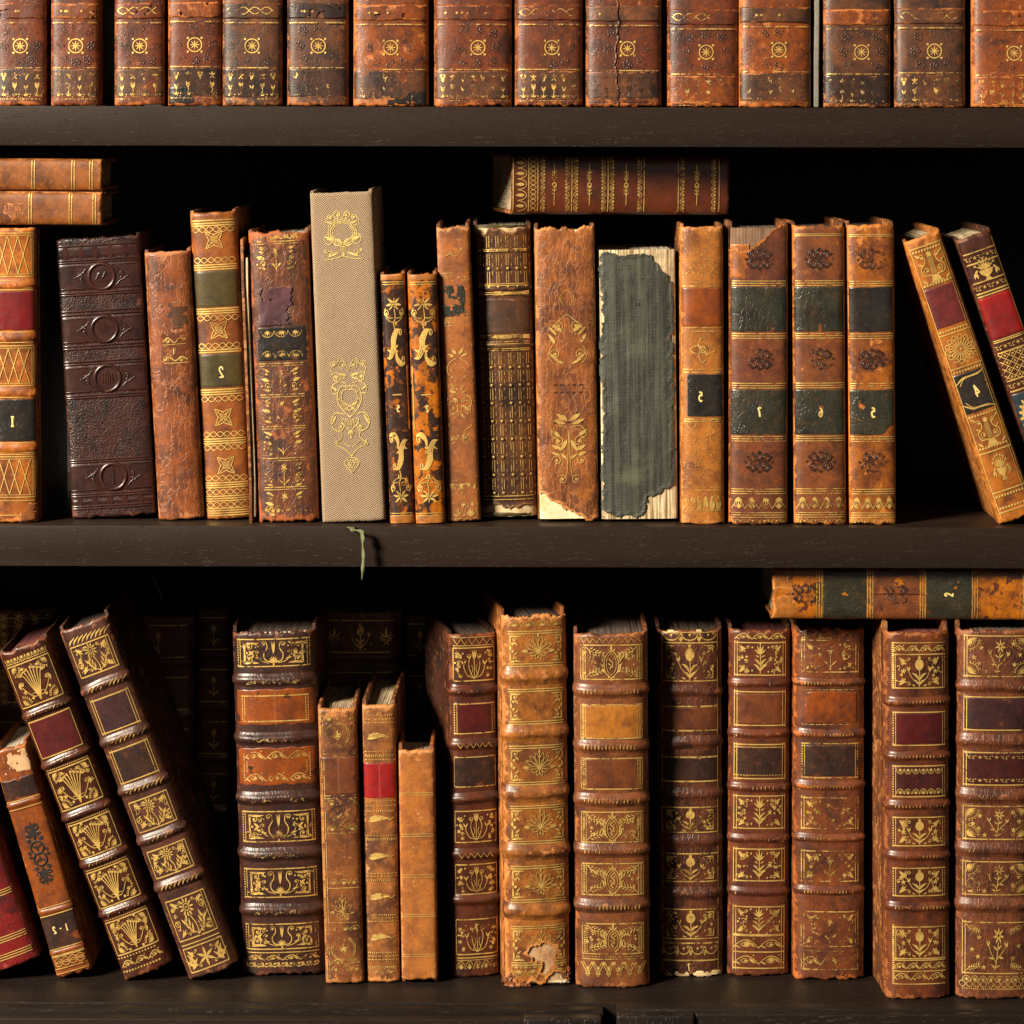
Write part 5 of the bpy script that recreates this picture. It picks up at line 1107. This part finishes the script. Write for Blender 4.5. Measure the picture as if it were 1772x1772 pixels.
b.label(1205, 1261, M['lb_plum'], -.74, .74, .02); b.label(1293, 1347, M['lb_dark'], -.74, .74, .1)
def f(p):
    a = b.hw * .78
    for y0, y1 in ((1205, 1261), (1293, 1347)): frame(p, a, y0, y1, 1)
    for y0, y1, mx in ((1112, 1164, 26), (1381, 1432, 26), (1466, 1511, 26), (1552, 1620, 28)):
        panel(p, a, y0, y1, m_daisy, c_flor, 3, 1.1, 15, mx); vl(p, a - 5, y0, y1, 1.2); h = (y0 + y1) / 2
        for x, y in ((-27, 6), (24, -14)): T(p, x, h + y, 4.5).ring(0, 0, 1, 1.4, n=10); T(p, x, h + y).dot(0, 0, 1.4)
    hl(p, 1628, -a, a, 2); frame(p, a, 1634, 1674, 3); t = T(p, 0, 1655, 16); t.star(0, 0, 1.1, 6, .35); [T(p, x * 26, 1655, 17, 15, mx=x < 0).both(lambda q: (q.leaf(-.4, -.6, .3, .8, .3), q.leaf(-.2, -.8, .7, .2, .3))) for x in (-1, 1)]
    corners(p, a - 4, 1637, 1671, c_flor, 15); hatch(p, 1103, -a, a, 11, 8, 2.4, 1.2)
gild(b, f, 'gilth')
for y in (1186, 1277, 1362, 1447, 1527): gild(b, lambda p: hatch(p, y, -b.hw * .75, b.hw * .75, 9, 8, 2., 1.2), 'giltw', lift=.0027)
# F5
b = Book('leather_book', "thick black-brown book with gold lily panels and two orange-brown labels", M['f5'], Z_LOW, .050, (420, 560, 1692), (398, 546, 1098), .15, 0, 2.9, .23, M['boardd'], M['pagek'], rag=.0022, over=.003,
         bands=((1182, 15, .0024), (1282, 15, .0024), (1386, 16, .0024), (1482, 16, .0024), (1580, 16, .0024)))
b.endband()
b.label(1197, 1258, M['lb_rust'], -.93, .93, .25, edge=.0012); b.label(1298, 1362, M['lb_rust'], -.92, .92, .3, edge=.0014)
def f(p):
    a = 63
    for y0, y1 in ((1110, 1157), (1408, 1460), (1507, 1556), (1603, 1646)): panel(p, a, y0, y1, m_lily, c_scroll, 0, 1.05, 22, 30); [T(p, x, (y0 + y1) / 2 + y).dot(0, 0, 2) for x, y in ((-36, 6), (36, 6), (-30, -14), (32, -12), (-46, 0), (46, 2))]
    frame(p, 58, 1208, 1252, 0); scroll_row(p, 1311, -57, 57, 9, 3); scroll_row(p, 1349, -57, 57, 9, 3)
    for x in (-1, 1): dashv(p, x * 57, 1308, 1352, 4, 2.4); vl(p, x * 52, 1320, 1340, 1.2)
    hl(p, 1652, -a, a, 2); scroll_row(p, 1661, -a, a, 6, 4); swag_row(p, 1674, -a, a, 5, 9)
gild(b, f, 'gilt')
for y in (1184, 1284, 1388, 1484, 1582): gild(b, lambda p: scroll_row(p, y, -48, 48, 4, 5), 'giltvw', lift=.0029)
# F6 F7 F8
b = Book('leather_book', "short slim tan-brown book with faint gold diamond, left of the red-labelled one", M['f6'], Z_LOW, .032, (565, 628, 1706), (548, 617, 1230), .10, 0, 3.4, .18, M['board'], M['page'], rag=.0014, over=.0022)
b.label(1314, 1378, M['lb_brown'], -.97, .97, .3)
def f(p):
    a = 30; dashv(p, -a + 1, 1240, 1695, 3.6, 2.2); vl(p, -a + 5, 1240, 1695, 1.2)
    for y in (1275, 1645): t = T(p, 0, y, 21); t.ring(0, 0, 1, 1.4); t.ring(0, 0, .88, 1.); m_fleur(t.at(0, 0, .5)); t.star(0, 0, .35, 5, .6)
    for y in (1308, 1313, 1380, 1385, 1445, 1540, 1600): hl(p, y, -a + 6, a, 1.6)
    t = T(p, 0, 1415, 17); t.p.strip(t.q([(-1, 0), (0, 1), (1, 0), (0, -1)]), 2, True); t.p.strip(t.q([(-.75, 0), (0, .75), (.75, 0), (0, -.75)]), 1.2, True); t.star(0, 0, .5, 8, .4)
    for y in (1247, 1393, 1437, 1530, 1610, 1680): palm_row(p, y, -a + 8, a, 6, 3)
    m_palm(T(p, 0, 1575, 18, 22)); scroll_row(p, 1668, -a + 6, a, 7, 2)
gild(b, f, 'giltw')
b = Book('leather_book', 'short slim tan book with one bright red label and gold leaf ornaments', M['f7'], Z_LOW, .036, (635, 690, 1702), (625, 684, 1222), .115, R(-1.5), 3.2, .2, M['board'], M['page'], rag=.0012, over=.0035)
b.label(1322, 1383, M['lb_scar'], -.985, .985, .03)
def f(p):
    a = 25
    for y in (1277, 1420, 1485, 1555, 1625):
        t = T(p, 0, y, 21, 11); t.leaf(-.95, -.3, .75, .2, .75, .18, 12); t.st([(.6, .15), (.85, .0), (1.1, .35)], 1.6); t.leaf(-.9, .3, -.3, .6, .3)
    for y in (1246, 1252, 1302, 1308, 1316, 1388, 1396, 1448, 1453, 1513, 1518, 1590, 1596, 1656, 1662): dash(p, y, -a, a, 6, 1.5, .7)
    for y in (1239, 1310, 1405, 1455, 1525, 1585, 1650, 1675): dash(p, y, -a, a, 3.6, 3.2, .5)
    palm_row(p, 1681, -a, a, 8, 2)
gild(b, f, 'gilt')
b = Book('leather_book', 'plain short light tan book with thin double gold lines and protruding board feet', M['f8'], Z_LOW, .034, (695, 757, 1703), (690, 750, 1300), .048, 0, 5., .14, M['tan2'], M['page'], rag=.0012, over=.0045, zmin=.0025)
gild(b, lambda p: [hl(p, y + d, -28, 28, 1.3) for y in (1375, 1446, 1517, 1585, 1654) for d in (-2, 2)], 'gilth'); gild(b, lambda p: dash(p, 1304, -28, 28, 4, 1.6), 'giltw'); gild(b, lambda p: dashv(p, 28, 1310, 1690, 5, 1.2), 'giltvw')
# F9
b = Book('leather_book', "tall dark brown book with crimson label and gold tulip panels, showing its left board", M['f9'], Z_LOW, .050, (787, 867, 1690), (778, 862, 1097), .102, R(12), 2.8, .24, M['boardd'], M['pagek'], over=.002,
         bands=((1195, 14, .0020), (1288, 14, .0020), (1380, 14, .0020), (1478, 14, .0020), (1558, 14, .0020)))
b.label(1214, 1271, M['lb_crim'], -.86, .86, .03); b.label(1307, 1362, M['lb_dark'], -.86, .86, .1)
def f(p):
    a = 36
    for y0, y1 in ((1120, 1177), (1402, 1456), (1495, 1546), (1590, 1650)): panel(p, a, y0, y1, m_tulips, None, 3, 1.05, 10, 26); [T(p, x, (y0 + y1) / 2 + y, 4).star(0, 0, 1, 6, .5) for x, y in ((-30, -14), (30, -14), (-30, 8), (30, 8), (-24, 20), (24, 20))]; c = (y0 + y1) / 2; [T(p, x, c + y).dot(0, 0, 1.6) for x, y in ((-20, -19), (20, -19), (-33, -3), (33, -3))]
    frame(p, a, 1217, 1268, 0); hl(p, 1309, -a, a, 2); hl(p, 1360, -a, a, 2); vl(p, -a, 1309, 1360, 1.2); vl(p, a, 1309, 1360, 1.2)
    zig(p, 1109, -a, a, 5, 13, 1.6); hl(p, 1102, -a, a, 1.4); hl(p, 1116, -a, a, 1.4); palm_row(p, 1670, -a, a, 9, 5); hl(p, 1656, -a, a, 2.2); hl(p, 1660, -a, a, 1.2)
gild(b, f, 'gilt')
for y in (1288, 1478): gild(b, lambda p: zig(p, y, -32, 32, 4, 11, 1.6), 'gilt', lift=.0025)
for y in (1195, 1380): gild(b, lambda p: hatch(p, y, -30, 30, 5, 5, 1.4), 'giltvw', lift=.0025)
# F10
def tear10(X, Y):
    hole = np.hypot((X - 6) / 1.35, (Y - 1648) / 1.0) - 17; leg = np.maximum(np.abs(X - 12 + (Y - 1660) * .1) - 9, np.abs(Y - 1668) - 17)
    return np.minimum.reduce([hole, leg, 1702 - Y + 5 * np.sin(X * .15) - 16 * (X > 10)])
b = Book('leather_book', 'tall light tan gilded book with its foot torn ragged and a cord showing', M['f10'], Z_LOW, .029, (878, 990, 1706), (870, 983, 1066), .104, R(8.5), 3.0, .24, M['tan3'], M['pagek'], rag=.003, over=.004, wob=.0004, lining=M['flesh'], tear=tear10,
         bands=((1168, 22, .0022), (1268, 20, .0022), (1372, 20, .0022), (1474, 20, .0022), (1576, 20, .0022)))
b.endband(M['lb_green'])
def f(p):
    a = 48
    for y0, y1, mo in ((1092, 1148, m_palm), (1192, 1248, None), (1290, 1353, m_palm), (1394, 1455, m_palm), (1498, 1556, m_palm), (1602, 1665, m_palm)):
        for yy in (y0, y0 + 4, y1, y1 + 4): hl(p, yy, -a, a, 2.2)
        m = (y0 + y1) / 2
        if mo: mo(T(p, 4, m - 1, 25, 22))
        corners(p, a - 1, y0 + 5, y1 - 2, c_scroll, 17)
        for x in (-1, 1): [T(p, x * (a - 8), m + y).dot(0, 0, 2.6) for y in (-7, 6)]; T(p, x * (a - 4), m, 9).leaf(0, -.6, 0, .6, .5)
    palm_row(p, 1080, -a, a, 6, 4); palm_row(p, 1682, -a, a, -8, 4); palm_row(p, 1672, -a, a, 5, 6)
gild(b, f, 'gilth')
for i_, (x, y, r_) in enumerate(((-52, 1706, .0042), (-44, 1700, .0040), (-38, 1708, .0042), (-30, 1703, .0036), (-22, 1708, .0032), (-56, 1699, .003), (-48, 1690, .003), (46, 1695, .0032), (50, 1686, .003))):
    bm = bmesh.new(); bmesh.ops.create_icosphere(bm, subdivisions=4, radius=r_)
    for v in bm.verts:
        n_ = v.co.normalized(); q = float(fbm(n_.x * 2.2 + i_ + n_.y * 1.7, n_.z * 2.2 + n_.y, i_, 5)); v.co *= .15 + 1.75 * q * q + .35 * q; v.co.y *= .5
        v.co += Vector((x * b.u, float(b.Y(x * b.u, 0)) + .0008 * (i_ % 3), max(r_ * .3, float(b.zp(y)))))
        v.co.z = max(v.co.z, .0001)
    me = bpy.data.meshes.new('torn_leather'); bm.to_mesh(me); bm.free(); me.materials.append(M['tan3']); o = bpy.data.objects.new('torn_leather', me); COL.objects.link(o); o.parent = b.root
tube('frayed_cord', [(x * b.u, .004 + y_, float(b.zp(1704)) + dz) for x, y_, dz in ((-6, 0, .0014), (10, -.001, .0012), (26, -.0015, .001), (38, -.002, .0008), (46, -.003, .0012), (52, -.004, .0006))], [.0013, .0014, .0013, .0011, .0014, .0007], M['cord'], b.root)
tube('frayed_cord', [(x * b.u, -.002 + y_, float(b.zp(1704)) + dz) for x, y_, dz in ((36, 0, .001), (38, -.001, .0035), (36, -.001, .006))], .0004, M['cord'], b.root, 5)
# F11
b = Book('leather_book', "thick brown book with a tan label and woven gold pattern at its foot", M['f11'], Z_LOW, .025, (998, 1125, 1709), (993, 1122, 1097), .16, 0, 3.0, .24, M['board'], M['pagek'], over=.003, rag=.0018,
         bands=((1195, 16, .0020), (1291, 16, .0020), (1385, 16, .0020), (1471, 16, .0020), (1568, 16, .0020)))
b.label(1220, 1277, M['lb_tan'], -.80, .84, .02); b.label(1313, 1364, M['lb_brown'], -.80, .84, .02)
def f(p):
    a = 53
    for y0, y1 in ((1116, 1175), (1405, 1457), (1494, 1548), (1598, 1650)): panel(p, a, y0, y1, m_cart, c_fern, 2, 1.1, 19, 26)
    for y0, y1 in ((1219, 1277), (1312, 1365)): frame(p, a, y0, y1, 2)
    zig(p, 1108, -a, a, 4, 11, 1.6); dash(p, 1655, -a, a, 4, 1.8); hl(p, 1659, -a, a, 1.8)
    for k in range(6):
        t = T(p, -44 + 18 * k, 1675, 12, 13); t.ln((-.9, .8), (0, -.8), 1.6); t.ln((-.6, .9), (.3, -.7), 1.4); t.ln((0, -.8), (.9, .8), 1.6); t.ln((-.3, -.7), (.6, .9), 1.4); t.p.fill(t.q([(-.25, 0), (0, .3), (.25, 0), (0, -.3)])); [t.dot(.75 + q, .8 - abs(q), 1.3) for q in (-.2, 0, .2)]; [t.dot(q, -1 + abs(q), 1.3) for q in (-.2, 0, .2)]
gild(b, f, 'gilt')
for y in (1195, 1291, 1385, 1471, 1568): gild(b, lambda p: hatch(p, y, -48, 46, 9, 6.2, 1.7, .15), 'giltw', lift=.0026)
# F12
b = Book('leather_book', "dark crackled book half in shade with gold pomegranates and white frayed foot", M['f12'], Z_LOW, .052, (1140, 1251, 1690), (1135, 1252, 1090), .15, 0, 2.6, .24, M['boardd'], M['pagek'], rag=.002, over=.003,
         bands=((1197, 14, .0014), (1286, 16, .0014), (1374, 16, .0014), (1455, 16, .0014), (1545, 16, .0014)))
b.label(1224, 1263, M['lb_brown'], -.82, .9, .15); b.label(1311, 1351, M['lb_dark'], -.82, .9, .1)
def f(p):
    a = 48
    for y0, y1 in ((1112, 1178), (1397, 1440), (1477, 1525), (1573, 1624)): panel(p, a, y0, y1, m_pom, c_scroll, 3, 1.1, 13, 25)
    for y in (1222, 1264, 1310, 1352, 1632, 1662): hl(p, y, -a, a, 3)
    swag_row(p, 1103, -a, a, 9, 3); hl(p, 1094, -a, a, 1.6); swag_row(p, 1646, -a, a, 10, 4); vl(p, -a, 1093, 1680, 1.3); vl(p, a, 1093, 1680, 1.3)
gild(b, f, 'gilt'); gild(b, lambda p: digit(p, '7', -3, 1674, 6, 1.8), 'giltn', 'gilt_number')
b.label(1681, 1690, M['cream'], -.75, .95, .8, .0004, .001, 'frayed_edge'); b.label(1090, 1096, M['cream'], -.9, .9, .9, .0003, .001, 'frayed_edge')
# F13
b = Book('leather_book', 'brown book with crisp gold thistle panels and two framed labels, left of the orange-label book', M['f13'], Z_LOW, .054, (1260, 1365, 1688), (1262, 1370, 1090), .15, 0, 2.9, .24, M['boardd'], M['pagered'], rag=.0014, over=.003,
         bands=((1181, 11, .0014), (1269, 11, .0014), (1361, 11, .0014), (1451, 11, .0014), (1541, 11, .0014)))
b.label(1199, 1252, M['lb_brown'], -.8, .8, .08); b.label(1290, 1343, M['lb_dark'], -.8, .8, .4)
def f(p):
    a = 44
    for y0, y1 in ((1111, 1167), (1376, 1432), (1468, 1523), (1568, 1616)): panel(p, a, y0, y1, m_thistle, c_flor, 1, 1.06, 15, 22); c = (y0 + y1) / 2; [T(p, x, c + y).dot(0, 0, 1.8) for x, y in ((-14, -20), (14, -20), (-26, 2), (26, 2), (-14, 20), (14, 22), (-36, 2), (36, 2))]
    for y0, y1 in ((1196, 1254), (1287, 1346)): frame(p, a, y0, y1, 1)
    dash(p, 1292, -a, a, 5, 1.6, .7); dash(p, 1340, -a, a, 5, 1.6, .7)
    scroll_row(p, 1100, -a, a, 7, 3); frame(p, a, 1618, 1674, 1); scroll_row(p, 1632, -a, a, 10, 2); hl(p, 1646, -a, a, 2.4); scroll_row(p, 1660, -a, a, 10, 2); [T(p, x, 1632 + 28 * (x > 0), 7).star(0, 0, 1, 8, .5) for x in (-20, 22)]
gild(b, f, 'gilth')
for y in (1181, 1269, 1361, 1451, 1541): gild(b, lambda p: (hatch(p, y, -40, 40, 7, 7, 1.3, .1), [vl(p, x, y - 5, y + 5, 1.5) for x in (-44, -41, 41, 44)]), 'giltvw', lift=.0019)
# F14
b = Book('leather_book', "worn brown book with a bare orange label panel, under the flat book's left end", M['f14'], Z_LOW, .044, (1375, 1497, 1697), (1376, 1498, 1088), .15, 0, 2.9, .24, M['board'], M['pagek'], rag=.0026, over=.0018, wob=.0004,
         bands=((1182, 10, .0014), (1271, 12, .0014), (1361, 12, .0014), (1451, 11, .0014), (1543, 11, .0014)))
b.label(1197, 1251, M['lb_rust'], -.72, .76, .35, edge=.0015); b.label(1290, 1344, M['lb_dark'], -.8, .8, .35)
def f(p):
    a = 49
    for y0, y1 in ((1108, 1163), (1381, 1434), (1473, 1525), (1578, 1638)): panel(p, a, y0, y1, m_carnation, c_flor, 1, .95, 16, 20); c = (y0 + y1) / 2; [T(p, x, c + y, 4).star(0, 0, 1, 5, .5) for x, y in ((-33, 0), (33, 0))]; [T(p, x, c + y).dot(0, 0, 1.7) for x, y in ((-17, -20), (17, -20), (0, 22), (-17, 22), (17, 22))]
    frame(p, a, 1287, 1346, 0); dash(p, 1194, -a, a, 12, 1.5, .8); dash(p, 1254, -a, a, 12, 1.5, .8); frame(p, a, 1646, 1678, 1); scroll_row(p, 1663, -a, a, 10, 3); [T(p, -44 + 13 * q, 1099, 5).star(0, 0, 1, 4, .5) for q in range(7)]; hl(p, 1104, -a, a, 1.6)
gild(b, f, 'giltw')
for y in (1182, 1271, 1361, 1451, 1543): gild(b, lambda p: hatch(p, y, -44, 44, 5, 5.5, 1.6, .1), 'giltw', lift=.0019)
# F15
b15 = b = Book('leather_book', "reddish brown gold-tooled book near the shelf front showing its left cover board", M['f15'], Z_LOW, .001, (1536, 1647, 1729), (1535, 1646, 1094), .15, R(3.2), 3.0, .23, M['board'], M['pagered'], rag=.0014, over=.0055,
         bands=((1213, 12, .0016), (1308, 12, .0016), (1394, 12, .0016), (1481, 12, .0016), (1570, 12, .0016)))
b.label(1234, 1287, M['lb_crim'], -.82, .84, .05); b.label(1326, 1376, M['lb_ox'], -.82, .84, .08)
def f(p):
    a = 46
    for y0, y1 in ((1132, 1190), (1414, 1463), (1502, 1550), (1604, 1658)): panel(p, a, y0, y1, m_pom, c_flor, 0, 1.08, 17, 24); c = (y0 + y1) / 2; [T(p, x, c + y, 5).star(0, 0, 1, 5, .6) for x, y in ((-28, 0), (28, 0))]
    frame(p, a, 1232, 1289, 0); frame(p, a, 1325, 1378, 0); palm_row(p, 1333, -a + 6, a - 6, -6, 6); palm_row(p, 1370, -a + 6, a - 6, 6, 6)
    scroll_row(p, 1122, -a, a, 7, 4); hl(p, 1112, -a, a, 1.6); dashv(p, -a + 1, 1112, 1190, 3.6, 5.); scroll_row(p, 1671, -a, a, 7, 4); scroll_row(p, 1689, -a, a, 8, 3); hl(p, 1661, -a, a, 2.4); hl(p, 1680, -a, a, 2.2); hl(p, 1702, -a, a, 2.2); dashv(p, -a + 1, 1600, 1702, 3.6, 4.)
gild(b, f, 'gilth')
for y in (1213, 1308, 1394, 1481, 1570): gild(b, lambda p: hatch(p, y, -42, 44, 5, 6, 1.6, .1), 'giltw', lift=.0021)
# F16
b = Book('leather_book', 'brown cracked book with gold rose sprigs at the lower right corner of the picture', M['f16'], Z_LOW, .001, (1657, 1787, 1729), (1660, 1792, 1090), .15, 0, 3.0, .23, M['board'], M['pagek'], rag=.002, over=.0042,
         bands=((1188, 15, .0018), (1283, 17, .0018), (1378, 17, .0018), (1470, 17, .0018), (1568, 17, .0018)))
b.label(1207, 1262, M['lb_plum'], -.84, .9, .03); b.label(1303, 1357, M['lb_ox'], -.84, .9, .08)
def f(p):
    a = 56
    for y0, y1 in ((1100, 1170), (1395, 1452), (1491, 1548), (1596, 1684)):
        frame(p, a, y0, y1, 1); c = (y0 + y1) / 2; h = (y1 - y0) / 2; m_rose(T(p, 3, c, 24, h * .85)); corners(p, a - 6, y0 + 4, y1 - 4, c_fan if y0 < 1590 else c_fern, 14)
        for x, y in ((-28, -12), (-30, 10), (-20, 22), (30, 12), (28, -18), (-40, 2), (40, -2)): T(p, x, c + y * h / 29, 4.6).star(0, 0, 1, 5, .7)
    for y0, y1 in ((1206, 1263), (1302, 1358)): frame(p, a, y0, y1, 1)
    flower_row(p, 1310, -a + 6, a - 6, 5, 7); flower_row(p, 1350, -a + 6, a - 6, 5, 7); palm_row(p, 1694, -a, a, 6, 8); [T(p, -a + 12 * k, 1703, 5).ring(0, 0, 1, 1.4, n=10) for k in range(10)]; dash(p, 1711, -a, a, 3.5, 3)
gild(b, f, 'gilt')
for y in (1188, 1283, 1378, 1470, 1568): gild(b, lambda p: hatch(p, y, -54, 54, 7, 7, 1.5, .6), 'giltvw', lift=.0024)
# horizontal book above
zt = Z_LOW + .0002 + b15.h + .0055 + .0006
b = Book('leather_book', "orange and black mottled book lying flat, with two dark green labels", M['hmott'], zt, .014, (1336, 980, 1070), 1860, .12, R(0), 3.6, .17, M['tan3'], M['page'], horiz=R(.15), wob=.0005, bt=.0018)
b.label(1424, 1500, M['lb_green'], -.95, .95, .04); b.label(1602, 1682, M['lb_green'], -.95, .95, .05); b.label(1506, 1592, M['vol6'], -.97, .97, .25, .00015, .0005, 'leather_panel'); b.label(1338, 1376, M['tan4'], -.95, .95, .5, .0002, .001, 'bare_patch', mask=lambda X, Y: 1372 - Y + X * .25); b.label(1780, 1830, M['vol6'], -.97, .97, .4, .00015, .0005, 'leather_panel')
gild(b, lambda p: [hl(p, x + d, -b.hw * .92, b.hw * .92, 1.5) for x in (1418, 1506, 1597, 1687, 1775) for d in (-4.5, 0, 4.5)], 'gilt')
gild(b, lambda p: [m_wreath(T(p, 0, x, 26, 26, rot=math.pi / 2)) for x in (1393, 1551)], 'blind', 'blind_tooling')
gild(b, lambda p: digit(p, '2', 0, 1642, 7, 3.4), 'giltn', 'gilt_number')
